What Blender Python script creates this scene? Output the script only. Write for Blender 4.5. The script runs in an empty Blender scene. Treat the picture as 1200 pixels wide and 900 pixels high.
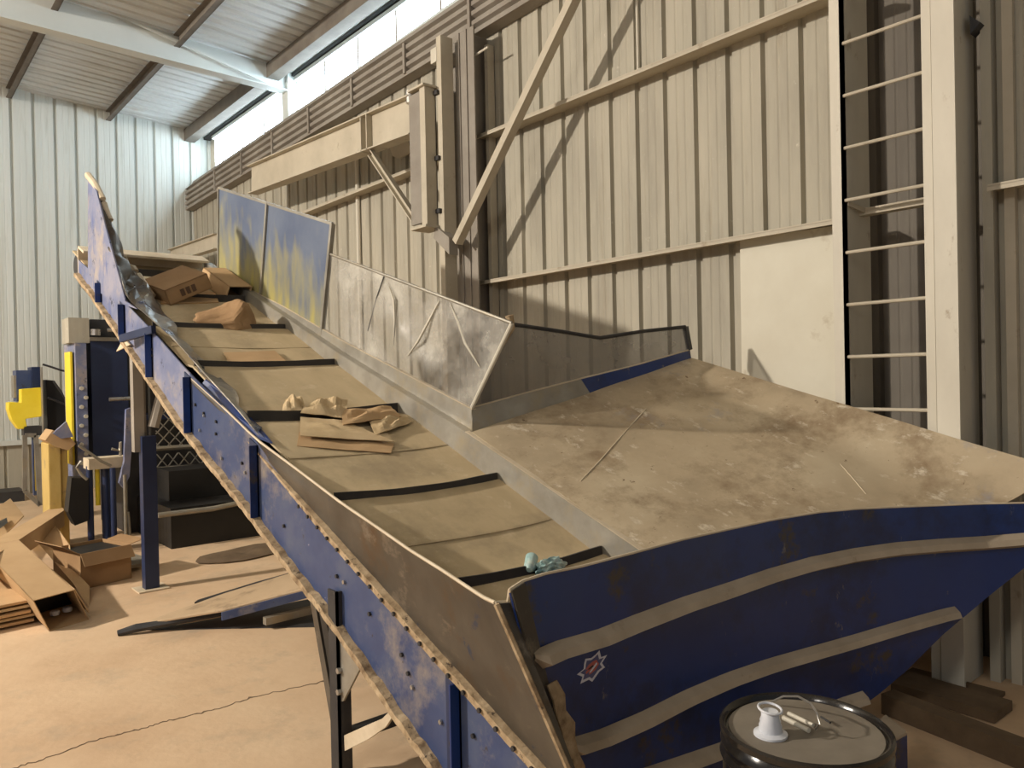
import bpy, bmesh, math, random
from mathutils import Vector, Matrix, noise
from mathutils.bvhtree import BVHTree
random.seed(7)
R = math.radians
SC = bpy.context.scene
COL = SC.collection
# ------------------------------------------------------------------ camera model
F = 900.0; EYE = Vector((0, 0, 1.7)); yaw, roll, pitch = R(40.5), R(1.2), R(-0.45)
cf = Vector((math.sin(yaw)*math.cos(pitch), math.cos(yaw)*math.cos(pitch), math.sin(pitch)))
_r0 = Vector((math.cos(yaw), -math.sin(yaw), 0)); _u0 = _r0.cross(cf)
cr = _r0*math.cos(roll) - _u0*math.sin(roll); cu = _r0*math.sin(roll) + _u0*math.cos(roll)
def ray(x, y): return cf + cr*((x-600)/F) - cu*((y-450)/F)
def at(x, y, ax, v):
    d = ray(x, y); i = 'XYZ'.index(ax); return EYE + d*((v-EYE[i])/d[i])
def onp(x, y, p0, n):
    d = ray(x, y); n = Vector(n); return EYE + d*(((Vector(p0)-EYE).dot(n))/d.dot(n))
K = .045
def P(c, Y, h): return Vector((1.6 + c - K*(Y-2.4), Y, .4*Y - .1 + h))      # conveyor frame: across, along, above belt
def side(x, y, c): return onp(x, y, (1.6+c, 2.4, 0), (1, K, 0))
def belt_at(x, y, h=0): return onp(x, y, (0, 0, -.1+h), (0, -.4, 1))

# ------------------------------------------------------------------ materials
def M(name, cols, rough=.7, metal=0, scale=3, stretch=(1,1,1), bump=.1, bscale=None, dirt=None, rv=.1, coat=0, detail=6, alpha=None):
    m = bpy.data.materials.new(name); m.use_nodes = True; nt = m.node_tree; N = nt.nodes; L = nt.links
    b = N['Principled BSDF']; tc = N.new('ShaderNodeTexCoord'); mp = N.new('ShaderNodeMapping')
    mp.inputs['Scale'].default_value = stretch; L.new(tc.outputs['Object'], mp.inputs[0])
    n1 = N.new('ShaderNodeTexNoise'); n1.inputs['Scale'].default_value = scale; n1.inputs['Detail'].default_value = detail; n1.inputs['Roughness'].default_value = .62
    L.new(mp.outputs[0], n1.inputs[0])
    r = N.new('ShaderNodeValToRGB'); e = r.color_ramp.elements
    e[0].position, e[-1].position = .32, .68
    while len(e) < len(cols): e.new(.5)
    for i, c in enumerate(cols):
        e[i].position = .32 + .36*i/max(1, len(cols)-1); e[i].color = (*c, 1)
    L.new(n1.outputs[0], r.inputs[0]); out = r.outputs[0]
    for (dc, ds, lo, hi, st) in (dirt or []):
        mp2 = N.new('ShaderNodeMapping'); mp2.inputs['Scale'].default_value = st; mp2.inputs['Location'].default_value = (ds, lo*9, hi*5); L.new(tc.outputs['Object'], mp2.inputs[0])
        n2 = N.new('ShaderNodeTexNoise'); n2.inputs['Scale'].default_value = ds; n2.inputs['Detail'].default_value = 9; n2.inputs['Roughness'].default_value = .7; L.new(mp2.outputs[0], n2.inputs[0])
        r2 = N.new('ShaderNodeMapRange'); r2.inputs[1].default_value = lo; r2.inputs[2].default_value = hi; L.new(n2.outputs[0], r2.inputs[0])
        mx = N.new('ShaderNodeMix'); mx.data_type = 'RGBA'; L.new(r2.outputs[0], mx.inputs[0]); L.new(out, mx.inputs[6]); mx.inputs[7].default_value = (*dc, 1); out = mx.outputs[2]
    L.new(out, b.inputs['Base Color'])
    rr = N.new('ShaderNodeMapRange'); rr.inputs[3].default_value = max(.05, rough-rv); rr.inputs[4].default_value = min(1, rough+rv); L.new(n1.outputs[0], rr.inputs[0]); L.new(rr.outputs[0], b.inputs['Roughness'])
    b.inputs['Metallic'].default_value = metal; b.inputs['Coat Weight'].default_value = coat
    if bump:
        n3 = N.new('ShaderNodeTexNoise'); n3.inputs['Scale'].default_value = bscale or scale*3; n3.inputs['Detail'].default_value = 5; L.new(mp.outputs[0], n3.inputs[0])
        bp = N.new('ShaderNodeBump'); bp.inputs['Strength'].default_value = bump; bp.inputs['Distance'].default_value = .02; L.new(n3.outputs[0], bp.inputs['Height']); L.new(bp.outputs[0], b.inputs['Normal'])
    if alpha is not None:
        rr2 = N.new('ShaderNodeMapRange'); rr2.inputs[1].default_value = .38; rr2.inputs[2].default_value = .66
        rr2.inputs[3].default_value, rr2.inputs[4].default_value = alpha; L.new(n1.outputs[0], rr2.inputs[0]); L.new(rr2.outputs[0], b.inputs['Alpha'])
    return m
m_concrete = M('dusty_concrete', [(.50,.335,.20),(.60,.425,.265),(.65,.48,.31)], .85, scale=.9, bump=.15, bscale=14, dirt=[((.44,.33,.22),2.2,.52,.72,(1,1,1)),((.62,.47,.30),5,.58,.8,(1,1,1))])
m_far = M('painted_cladding_far', [(.54,.565,.53),(.62,.645,.61)], .6, scale=1.2, stretch=(3,3,.25), bump=.03, dirt=[((.40,.40,.33),1.5,.55,.8,(4,4,.3))])
m_clad = M('dusty_cladding', [(.31,.285,.225),(.39,.36,.285),(.44,.405,.32)], .75, scale=1.3, stretch=(3,3,.5), bump=.05, dirt=[((.29,.25,.18),2,.56,.78,(4,4,.35)),((.60,.56,.46),9,.64,.74,(1,1,1))])
m_recess = M('shaded_recess_cladding', [(.13,.115,.095),(.19,.17,.14)], .85, scale=1.5, stretch=(3,3,.5), bump=.05)  # shade of the ladder recess painted as a darker cladding colour
m_white = M('dusty_white_steel', [(.52,.48,.39),(.64,.60,.50)], .6, scale=2, stretch=(1,1,.4), bump=.04, dirt=[((.33,.26,.18),7,.62,.72,(1,1,.6))])
m_beam = M('dusty_cream_steel', [(.42,.37,.28),(.52,.465,.36)], .7, scale=2.5, bump=.05, dirt=[((.28,.22,.15),6,.6,.75,(1,1,1))])
m_roofbeam = M('pale_grey_steel', [(.56,.59,.57),(.63,.66,.63)], .6, scale=1, bump=.02)
m_roof = M('roof_deck', [(.58,.61,.61),(.68,.71,.71)], .5, metal=.1, scale=1.2, stretch=(.4,3,1), bump=.03, dirt=[((.36,.35,.31),1.2,.5,.8,(.5,4,1))])
m_purlin = M('dark_purlin', [(.13,.11,.09),(.19,.17,.14)], .8, scale=4, bump=.04)
m_val = M('dusty_shaded_band_steel', [(.22,.19,.155),(.31,.28,.235)], .8, scale=2, bump=.05)  # brown darkened for the weak light on band and column
m_ply = M('painted_board', [(.56,.52,.41),(.64,.61,.50)], .65, scale=1.4, bump=.04, dirt=[((.37,.30,.2),3,.6,.76,(1,1,1))])
m_blue = M('worn_blue_paint', [(.026,.043,.115),(.038,.06,.145),(.075,.095,.16)], .42, scale=3, bump=.08, dirt=[((.30,.25,.19),2.3,.54,.74,(1,1,1)),((.035,.022,.012),11,.62,.68,(1,1,1)),((.42,.40,.42),14,.68,.73,(1,.4,1))])
m_bluedk = M('deep_blue_paint', [(.002,.022,.12),(.003,.030,.165)], .38, scale=2, bump=.05, coat=.15, dirt=[((.002,.014,.075),2.5,.5,.62,(1,1,1)),((.045,.035,.028),4.5,.585,.66,(1,1,1)),((.20,.18,.14),11,.64,.72,(1,1,.5))])
m_lav = M('faded_lit_blue_paint', [(.11,.135,.25),(.18,.20,.31),(.28,.27,.33)], .5, scale=3, bump=.06, dirt=[((.42,.345,.25),2.6,.50,.68,(1,1,1)),((.04,.05,.09),9,.60,.66,(1,1,1)),((.10,.13,.28),4,.55,.62,(1,2,.5))])  # lighter blue also paints the light on the upper side panel
m_bare = M('worn_bare_steel', [(.065,.054,.042),(.10,.087,.07),(.15,.13,.10)], .42, metal=.45, scale=2.2, bump=.06, rv=.15, dirt=[((.10,.06,.03),3,.52,.66,(1,1,1)),((.24,.20,.15),6,.56,.70,(1,.6,1)),((.03,.045,.09),7,.61,.66,(1,1,1))])
m_crum = M('crumpled_painted_steel', [(.04,.06,.12),(.20,.18,.15),(.38,.34,.28)], .3, metal=.5, scale=5, bump=.2, bscale=16, dirt=[((.30,.24,.16),7,.52,.66,(1,1,1))])
m_rust = M('rusty_dusty_lip', [(.16,.10,.05),(.36,.26,.15),(.50,.38,.24)], .85, scale=14, bump=.3, bscale=40, dirt=[((.06,.04,.025),22,.58,.66,(1,1,1))])
m_lip = M('dusty_steel_edge', [(.50,.41,.28),(.66,.56,.41)], .7, scale=6, bump=.05)
m_ribtop = M('dust_covered_rib', [(.34,.275,.195),(.44,.36,.265)], .85, scale=5, bump=.08, dirt=[((.22,.17,.11),8,.6,.75,(1,1,1))])
m_chute = M('dusty_chute_steel', [(.42,.335,.225),(.55,.445,.30),(.63,.53,.37)], .42, metal=.25, scale=1.7, bump=.05, bscale=9, rv=.14, dirt=[((.30,.215,.13),2.2,.48,.66,(1,1,1)),((.72,.64,.50),14,.58,.68,(1,.5,1)),((.17,.10,.05),17,.64,.69,(1,1,1)),((.34,.33,.35),1.3,.60,.72,(1,1,1))])
m_belt = M('dusty_rubber_belt', [(.45,.35,.205),(.54,.425,.255)], .75, scale=2.5, stretch=(3,1,1), bump=.04, dirt=[((.33,.26,.16),2,.50,.72,(1,1,1)),((.60,.49,.32),7,.58,.72,(1,1,1))])
m_cleat = M('dark_rubber_cleat', [(.025,.022,.02),(.055,.045,.036)], .7, scale=6)
m_galv = M('galvanised_skirt', [(.26,.24,.20),(.38,.355,.30)], .45, metal=.5, scale=5, bump=.05, dirt=[((.36,.30,.2),4,.5,.7,(1,1,1))])
m_guard = M('blue_yellow_guard', [(.075,.10,.17),(.13,.16,.22)], .45, scale=2, bump=.04)
m_clear = M('clear_plastic_sheet', [(.26,.25,.23),(.66,.63,.55)], .22, scale=2.6, bump=.25, bscale=5, alpha=(.10,.66), rv=.1)
m_mesh = M('grey_mesh_sheet', [(.20,.19,.17),(.36,.33,.28)], .6, metal=.2, scale=2, bump=.02, alpha=(.42,.60))
m_dark = M('dark_grimy_steel', [(.018,.018,.022),(.04,.038,.036)], .55, scale=5, bump=.1, dirt=[((.13,.10,.07),5,.6,.72,(1,1,1))])
m_navy = M('navy_paint', [(.012,.02,.06),(.018,.032,.085)], .45, scale=3, bump=.04)
m_yellow = M('yellow_paint', [(.80,.60,.02),(.88,.70,.05)], .45, scale=3, bump=.02)
m_yold = M('dirty_yellow_paint', [(.48,.33,.09),(.62,.45,.16)], .6, scale=6, stretch=(1,1,.4), bump=.05, dirt=[((.30,.22,.13),5,.55,.7,(1,1,1))])
m_card = M('cardboard', [(.44,.285,.14),(.54,.36,.19)], .85, scale=2, bump=.04, bscale=30)
m_card2 = M('brown_cardboard', [(.30,.175,.08),(.38,.235,.115)], .85, scale=3, bump=.05, bscale=30)
m_kraft = M('pale_kraft_paper', [(.50,.37,.20),(.62,.47,.28)], .85, scale=5, bump=.2, bscale=14)
m_black = M('black_plastic', [(.008,.008,.008),(.016,.015,.014)], .5, scale=4)
m_gloss = M('glossy_black_steel', [(.010,.009,.008),(.022,.018,.014)], .18, scale=4, bump=.12, bscale=9)
m_lid = M('dusty_grey_lid', [(.15,.125,.095),(.22,.19,.145)], .75, scale=5, bump=.06)
m_plast = M('milky_plastic', [(.55,.57,.62),(.72,.73,.75)], .35, scale=8, bump=.05)
m_wire = M('steel_wire', [(.40,.38,.35),(.5,.48,.45)], .3, metal=.8, scale=8, bump=0)
m_teal = M('pale_teal_plastic', [(.16,.32,.34),(.40,.55,.52),(.62,.66,.55)], .4, scale=16, bump=.3, bscale=20)
m_red = M('red_print', [(.45,.10,.08),(.55,.16,.12)], .5, scale=20, bump=0)
m_stw = M('white_sticker', [(.62,.64,.72),(.72,.73,.8)], .45, scale=20, bump=0)
m_stb = M('blue_print', [(.06,.08,.2),(.12,.12,.25)], .5, scale=20, bump=0)
m_ink = M('dark_print', [(.10,.055,.03),(.14,.08,.045)], .85, scale=9, bump=0)
m_floorpl = M('dusty_floor_plate', [(.42,.30,.18),(.54,.39,.24)], .75, scale=1.6, bump=.05, dirt=[((.24,.17,.10),3,.56,.72,(1,1,1))])
m_grime = M('grimy_dark_debris', [(.10,.065,.035),(.17,.115,.065)], .9, scale=5, bump=.3)
# yellow paint fading into the blue guard, by height on the sheet (a two-tone paint job, ragged edge)
def two_tone(m, lo, hi):
    nt = m.node_tree; N = nt.nodes; L = nt.links; b = N['Principled BSDF']; old = b.inputs['Base Color'].links[0].from_socket
    tc = N.new('ShaderNodeTexCoord'); mp = N.new('ShaderNodeMapping'); mp.inputs['Scale'].default_value = (1, 3, .9); L.new(tc.outputs['Object'], mp.inputs[0])
    n = N.new('ShaderNodeTexNoise'); n.inputs['Scale'].default_value = 3.2; n.inputs['Detail'].default_value = 9; L.new(mp.outputs[0], n.inputs[0])
    s = N.new('ShaderNodeSeparateXYZ'); L.new(tc.outputs['Object'], s.inputs[0])
    a = N.new('ShaderNodeMath'); a.operation = 'MULTIPLY_ADD'; L.new(s.outputs[1], a.inputs[0]); a.inputs[1].default_value = -.4; L.new(s.outputs[2], a.inputs[2])
    a2 = N.new('ShaderNodeMath'); a2.operation = 'MULTIPLY_ADD'; L.new(n.outputs[0], a2.inputs[0]); a2.inputs[1].default_value = -1.5; L.new(a.outputs[0], a2.inputs[2])
    r = N.new('ShaderNodeMapRange'); r.inputs[1].default_value = hi; r.inputs[2].default_value = lo; L.new(a2.outputs[0], r.inputs[0])
    mx = N.new('ShaderNodeMix'); mx.data_type = 'RGBA'; L.new(r.outputs[0], mx.inputs[0]); L.new(old, mx.inputs[6]); mx.inputs[7].default_value = (.42,.35,.07,1)
    L.new(mx.outputs[2], b.inputs['Base Color'])

# ------------------------------------------------------------------ mesh builder (world coordinates in, object origin at base out)
WL = {}
def put(o, parent, loc):
    COL.objects.link(o); WL[o] = Vector(loc)
    if parent is not None: o.parent = parent; o.location = Vector(loc) - WL[parent]
    else: o.location = loc
    return o
def tag(o, label, cat, group=None, kind=None):
    if label: o['label'] = label
    if cat: o['category'] = cat
    if group: o['group'] = group
    if kind: o['kind'] = kind
    return o
def thing(name, loc, label, cat, group=None):
    o = bpy.data.objects.new(name, None); o.empty_display_size = .1; put(o, None, loc); return tag(o, label, cat, group)
class MB:
    def __init__(s): s.bm = bmesh.new()
    def poly(s, pts, ext):                       # polygon extruded by vector ext
        a = [s.bm.verts.new(p) for p in pts]; e = Vector(ext); b = [s.bm.verts.new(Vector(p)+e) for p in pts]; n = len(a)
        s.bm.faces.new(a); s.bm.faces.new(b[::-1])
        for i in range(n): s.bm.faces.new((a[i], b[i], b[(i+1) % n], a[(i+1) % n]))
        return s
    def box(s, lo, hi):
        (x0,y0,z0), (x1,y1,z1) = lo, hi
        return s.poly([(x0,y0,z0),(x1,y0,z0),(x1,y1,z0),(x0,y1,z0)], (0,0,z1-z0))
    def bar(s, a, b, w, t, up=(0,0,1)):          # rectangular bar from a to b
        a, b = Vector(a), Vector(b); d = (b-a).normalized(); sx = d.cross(Vector(up))
        if sx.length < 1e-3: sx = d.cross(Vector((0,1,0)))
        sx.normalize(); sy = sx.cross(d); sx *= w/2; sy *= t/2
        return s.poly([a-sx-sy, a+sx-sy, a+sx+sy, a-sx+sy], b-a)
    def tube(s, pts, r, n=8, cap=True):
        pts = [Vector(p) for p in pts]; rings = []; rr = r if isinstance(r, (list, tuple)) else [r]*len(pts)
        ref = Vector((0,0,1))
        for i, p in enumerate(pts):
            d = (pts[min(i+1, len(pts)-1)] - pts[max(i-1, 0)]).normalized()
            if abs(d.dot(ref)) > .95: ref = Vector((0,1,0)) if abs(d.y) < .9 else Vector((1,0,0))
            a = d.cross(ref).normalized(); b = a.cross(d)
            rings.append([s.bm.verts.new(p + (a*math.cos(2*math.pi*k/n) + b*math.sin(2*math.pi*k/n))*rr[i]) for k in range(n)])
        for i in range(len(rings)-1):
            for k in range(n): s.bm.faces.new((rings[i][k], rings[i][(k+1) % n], rings[i+1][(k+1) % n], rings[i+1][k]))
        if cap: s.bm.faces.new(rings[0][::-1]); s.bm.faces.new(rings[-1])
        return s
    def lathe(s, c, prof, n=40):                 # profile [(r,z)], closed ends where r = 0
        rings = []
        for r, z in prof:
            if r < 1e-5: rings.append([s.bm.verts.new((c[0], c[1], c[2]+z))])
            else: rings.append([s.bm.verts.new((c[0]+r*math.cos(2*math.pi*k/n), c[1]+r*math.sin(2*math.pi*k/n), c[2]+z)) for k in range(n)])
        for a, b in zip(rings, rings[1:]):
            for k in range(n):
                if len(a) == 1 and len(b) == 1: continue
                if len(a) == 1: s.bm.faces.new((a[0], b[k], b[(k+1) % n]))
                elif len(b) == 1: s.bm.faces.new((a[k], b[0], a[(k+1) % n]))
                else: s.bm.faces.new((a[k], b[k], b[(k+1) % n], a[(k+1) % n]))
        return s
    def sheet(s, rows, th):                      # grid of points given thickness
        g = [[Vector(p) for p in r] for r in rows]; nr, nc = len(g), len(g[0])
        def nrm(i, j):
            a = g[min(i+1,nr-1)][j]-g[max(i-1,0)][j]; b = g[i][min(j+1,nc-1)]-g[i][max(j-1,0)]
            v = a.cross(b); return v.normalized() if v.length > 1e-9 else Vector((0,0,1))
        T = [[s.bm.verts.new(g[i][j]+nrm(i,j)*th/2) for j in range(nc)] for i in range(nr)]
        B = [[s.bm.verts.new(g[i][j]-nrm(i,j)*th/2) for j in range(nc)] for i in range(nr)]
        for i in range(nr-1):
            for j in range(nc-1):
                s.bm.faces.new((T[i][j],T[i][j+1],T[i+1][j+1],T[i+1][j])); s.bm.faces.new((B[i][j],B[i+1][j],B[i+1][j+1],B[i][j+1]))
        for j in range(nc-1):
            s.bm.faces.new((T[0][j],B[0][j],B[0][j+1],T[0][j+1])); s.bm.faces.new((T[-1][j],T[-1][j+1],B[-1][j+1],B[-1][j]))
        for i in range(nr-1):
            s.bm.faces.new((T[i][0],T[i+1][0],B[i+1][0],B[i][0])); s.bm.faces.new((T[i][-1],B[i][-1],B[i+1][-1],T[i+1][-1]))
        return s
    def build(s, name, mat, parent=None, smooth=False, bevel=0, origin=None):
        bm = s.bm; bmesh.ops.recalc_face_normals(bm, faces=bm.faces)
        if bevel: bmesh.ops.bevel(bm, geom=[e for e in bm.edges if e.is_manifold and e.calc_face_angle(0) > .6], offset=bevel, segments=2, affect='EDGES', profile=.6)
        if parent is not None: o0 = WL[parent]
        elif origin is not None: o0 = Vector(origin)
        else:
            xs = [v.co for v in bm.verts]; lo = Vector([min(p[i] for p in xs) for i in range(3)]); hi = Vector([max(p[i] for p in xs) for i in range(3)])
            o0 = Vector(((lo.x+hi.x)/2, (lo.y+hi.y)/2, lo.z))
        for v in bm.verts: v.co -= o0
        me = bpy.data.meshes.new(name); bm.to_mesh(me); bm.free(); me.materials.append(mat)
        for p in me.polygons: p.use_smooth = smooth
        if smooth: me.set_sharp_from_angle(angle=R(38))
        return put(bpy.data.objects.new(name, me), parent, o0)
def struct(o, name=None): o['kind'] = 'structure'; return o
def lerp(a, b, t): return a + (b-a)*t
def pl(pts, n):                                  # resample polyline (tuples) evenly by index
    out = []
    for k in range(n):
        t = k*(len(pts)-1)/(n-1); i = min(int(t), len(pts)-2); u = t-i
        out.append(tuple(lerp(a, b, u) for a, b in zip(pts[i], pts[i+1])))
    return out
def clad(m, axis, off, a0, a1, z0, z1, pitch=.28, depth=.032, sgn=1, minor=True, start=0):
    """ribbed sheet: grooves run vertically, plane at off; room side is -sgn"""
    prof = []; a = a0 - (a0-start) % pitch
    while a < a1 + pitch:
        for d, q in ((0,0),(.012,1),(.045,1),(.057,0)): prof.append((a+d, q*depth))
        if minor:
            for k in (1,2):
                b = a + .057 + (pitch-.057)*k/3
                for d, q in ((-.012,0),(-.004,.10),(.004,.10),(.012,0)): prof.append((b+d, q*depth))
        a += pitch
    prof = [p for p in prof if a0 < p[0] < a1]; prof = [(a0, 0)] + prof + [(a1, 0)]
    def pt(a, d, z): return (off+sgn*d, a, z) if axis == 'X' else (a, off+sgn*d, z)
    for (p, q) in zip(prof, prof[1:]):
        vs = [m.bm.verts.new(pt(p[0], p[1], z0)), m.bm.verts.new(pt(q[0], q[1], z0)), m.bm.verts.new(pt(q[0], q[1], z1)), m.bm.verts.new(pt(p[0], p[1], z1))]
        m.bm.faces.new(vs)
    m.poly([pt(a0, depth+.01, z0), pt(a1, depth+.01, z0), pt(a1, depth+.01, z1), pt(a0, depth+.01, z1)], (sgn*.05,0,0) if axis == 'X' else (0,sgn*.05,0))
    return m
def chan(m, a, b, w, d, up=(0,0,1), side_=1, t=.012):  # C channel from a to b: web w tall, flanges d deep
    a, b = Vector(a), Vector(b); dr = (b-a).normalized(); sx = dr.cross(Vector(up)).normalized()*side_; u = Vector(up) - dr*dr.dot(Vector(up)); u.normalize()
    m.bar(a, b, t, w, up)
    for s in (-1, 1): m.bar(a+u*s*(w-t)/2+sx*d/2, b+u*s*(w-t)/2+sx*d/2, d, t, up)
    return m

# ================================================================== THE BUILDING
YF = 14.4
fl = struct(MB().box((-9,-4,-.2), (5.4,YF+.15,0)).build('floor', m_concrete, origin=(0,0,0)))
# crack / joint in the slab
pts = [(q.x, q.y, .0) for q in (at(x, y, 'Z', 0) for x, y in pl([(0,905),(50,890),(110,868),(160,856),(200,844),(250,832),(300,816),(375,800),(420,788),(520,764)], 110))]
mb = MB(); rows = []
for i, p in enumerate(pts):
    w = .002+.007*random.random()*abs(noise.noise(Vector((i*.6,0,0))))*2; j = (random.random()-.5)*.022
    rows.append([(p[0], p[1]+j-w, .0012), (p[0], p[1]+j+w, .0012)])
mb.sheet(rows, .002); c = mb.build('floor_joint', m_grime, fl); tag(c, 'dark ragged joint across the concrete', None)

struct(clad(MB(), 'Y', YF, -6, 5.15, 0.86, 6.9, .305, .04, start=.1).build('wall_back', m_far))
mbt = clad(MB(), 'Y', YF+.02, -6, 5.15, 0, .80, .34, .03, start=.05, minor=False); struct(mbt.build('wall_back_lower', m_clad))
struct(MB().box((-6,YF-.05,.80), (5,YF+.02,.88)).build('trim_1', m_far))
# right wall in two bays, ladder recess, near bay
XW = 4.75
w = MB(); clad(w, 'X', XW, 2.28, YF, 0, 5.4, .278, .035, start=2.54)
struct(w.build('wall_right', m_clad))
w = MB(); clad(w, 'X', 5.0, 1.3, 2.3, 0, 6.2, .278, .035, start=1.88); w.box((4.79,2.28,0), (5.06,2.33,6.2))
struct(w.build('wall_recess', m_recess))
w = MB(); clad(w, 'X', XW, -4, 1.50, 0, 6.2, .278, .035, start=1.2); w.box((4.79,1.44,0), (5.06,1.50,6.2))
struct(w.build('wall_near', m_clad))
# upper wall behind clerestory (outside of the ribbed band) and roof
struct(MB().poly([(4.76,-4,5.4),(5.06,-4,5.4),(5.06,-4,5.90),(4.76,-4,5.62)], (0,YF+3.9,-.45)).build('trim_2', m_val))
def zr(x): return 6.57-.05*x
w = MB(); y = -4; prof = []
while y < YF+.1:
    prof += [(y,0),(y+.05,0),(y+.065,.03),(y+.10,.03),(y+.115,0)]; y += .2
prof = [p for p in prof if p[0] < YF+.1]
for p, q in zip(prof, prof[1:]):
    vs = [w.bm.verts.new((x, p_[0], zr(x)+p_[1])) for x, p_ in ((-9,p),(5.2,p),(5.2,q),(-9,q))]; w.bm.faces.new(vs)
w.poly([(-9,-4,zr(-9)+.05),(5.2,-4,zr(5.2)+.05),(5.2,YF+.1,zr(5.2)+.05),(-9,YF+.1,zr(-9)+.05)], (0,0,.05))
struct(w.build('ceiling', m_roof))
# clerestory windows: translucent panels lit by the sky behind
m_win = bpy.data.materials.new('translucent_daylight_panel'); m_win.use_nodes = True
nb = m_win.node_tree.nodes['Principled BSDF']; nb.inputs['Base Color'].default_value = (.75,.8,.85,1); nb.inputs['Roughness'].default_value = .4
nb.inputs['Emission Color'].default_value = (.70,.87,1,1); nb.inputs['Emission Strength'].default_value = 20
bays = [(10.85,YF-.35),(6.0,10.62),(1.2,5.75)]
def sill(y): return 5.565 + .030*(14.3-y)
for i, (y0, y1) in enumerate(bays):
    o = struct(MB().poly([(5.04,y0,sill(y0)),(5.04,y1,sill(y1)),(5.04,y1,6.18),(5.04,y0,6.18)], (.03,0,0)).build('window_%d' % (i+1), m_win))
    f = MB().box((4.98,y0,6.13), (5.07,y1,6.185)); f.poly([(5.0,y0,sill(y0)-.04),(5.0,y1,sill(y1)-.04),(5.0,y1,sill(y1)),(5.0,y0,sill(y0))], (.07,0,0))
    f.build('frame', m_roofbeam, o)
    k = y0 + .95
    while k < y1-.3:
        MB().box((5.01,k-.017,sill(k)), (5.038,k+.017,6.14)).build('mullion', m_val, o); k += .92
struct(MB().box((4.96,-4,6.20), (5.2,YF,6.25)).build('trim_3', m_black))
struct(MB().box((4.90,-4,6.25), (5.0,YF,6.275)).build('trim_4', m_roofbeam))
struct(MB().poly([(5.08,-4,5.45),(5.2,-4,5.45),(5.2,-4,6.6),(5.08,-4,6.6)], (0,YF+4,0)).build('trim_5', m_white))
# roof framing
g = 'long purlins under the roof deck'
for x, lab in ((4.74,'dark eave purlin along the roof edge above the clerestory windows'), (3.40,'first dark purlin in from the clerestory windows'), (1.97,'second dark purlin in from the clerestory windows'), (.55,'dark purlin farthest from the clerestory windows')):
    z = zr(x); m = MB(); chan(m, (x,-4,z-.09), (x,YF,z-.09), .16, .07, side_=-1) if x < 4.5 else m.box((x-.13,-4,z-.22),(x+.05,YF,z-.01)); tag(m.build('roof_purlin', m_purlin), lab, 'purlin', g)
for y, lab in ((10.72,'deep pale grey tapered roof beam crossing to the clerestory'),):
    m = MB(); th = .012
    m.poly([(-9,y,6.22),(4.93,y,5.98),(4.93,y,zr(4.93)-.02),(-9,y,zr(-9)-.02)], (0,th,0))
    m.poly([(-9,y-.09,6.21),(4.93,y-.09,5.97),(4.93,y+.10,5.97),(-9,y+.10,6.21)], (0,0,.016))
    t = thing('roof_beam', (-2,y,5.9), lab, 'beam'); m.build('web', m_roofbeam, t)
    MB().bar((4.6,y-.1,6.0), (2.7,y-.1,zr(2.7)-.04), .012, .03).build('stiffener', m_roofbeam, t)
    MB().box((4.90,y-.07,5.4), (5.02,y+.14,6.28)).build('end_post', m_roofbeam, t)
# ribbed band under the clerestory with brackets
t = thing('ribbed_band', (4.6,8,4.75), 'long brown horizontally ribbed steel band below the clerestory windows', 'wall band')
m = MB(); prof = []; ZB0, ZB1 = 4.86, 5.24; SL = .019
for k in range(4):
    z = ZB0 + k*.095; prof += [(4.60,z),(4.60,z+.042),(4.645,z+.058),(4.645,z+.080)]
prof += [(4.60,ZB1),(4.70,ZB1+.06),(4.745,ZB1+.16),(4.745,ZB0)]
L_ = YF-2.36-.02
m.poly([(x, 2.36, z+SL*L_) for x, z in prof], (0, L_, -SL*L_)); m.build('band', m_val, t)
y = 2.4
while y < YF-.4:
    q = SL*(YF-y); MB().box((4.58,y,ZB0+.02+q), (4.66,y+.04,ZB1-.03+q)).build('bracket', m_val, t); y += 1.16
# ------------------------------------------------------------------ wall steelwork
def girt(z, y0, y1, lab, x=4.66, wd=.15):
    m = MB(); m.box((x-.09,y0,z-.012), (XW+.01,y1,z)); m.box((x-.09,y0,z-.035), (x-.082,y1,z-.010))
    m.poly([(x-.09,y0,z),(XW,y0,z),(XW,y0,z+.012)], (0,y1-y0,0))
    return tag(m.build('wall_girt', m_beam), lab, 'girt', 'horizontal girts on the side wall')
girt(4.03, 2.22, 5.95, 'upper horizontal girt between ladder and double column')
girt(2.635, 2.22, 5.95, 'lower horizontal girt just above the pale painted board')
girt(3.98, 6.5, 10.0, 'horizontal girt below the crane beam, beyond the double column')
girt(2.67, -4, 1.45, 'horizontal girt on the wall right of the ladder')
m = MB().poly([at(867,281,'X',4.70), at(980,264,'X',4.70), Vector((4.70,2.36,0)), Vector((4.70,3.04,0))], (.03,0,0))
tag(m.build('painted_board', m_ply), 'large pale cream painted board fixed to the wall left of the ladder', 'board')
# conduits
def pipe(name, pts, r, lab, mat=m_white): return tag(MB().tube(pts, r, 8).build(name, mat), lab, 'conduit')
pipe('conduit', [(4.73,3.93,4.04),(4.73,3.93,4.98)], .012, 'thin pale vertical conduit above the upper girt')
pipe('conduit', [(4.72,8.36,0),(4.72,8.36,4.5)], .028, 'pale vertical pipe on the wall below the crane beam')
m = MB().tube([at(*q,'X',4.5) for q in [(521,72),(532,73),(545,70),(558,64),(572,55)]], .010, 8); tag(m.build('electric_cable', m_white), 'short pale cable sagging from the box atop the mast', 'cable')
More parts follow.
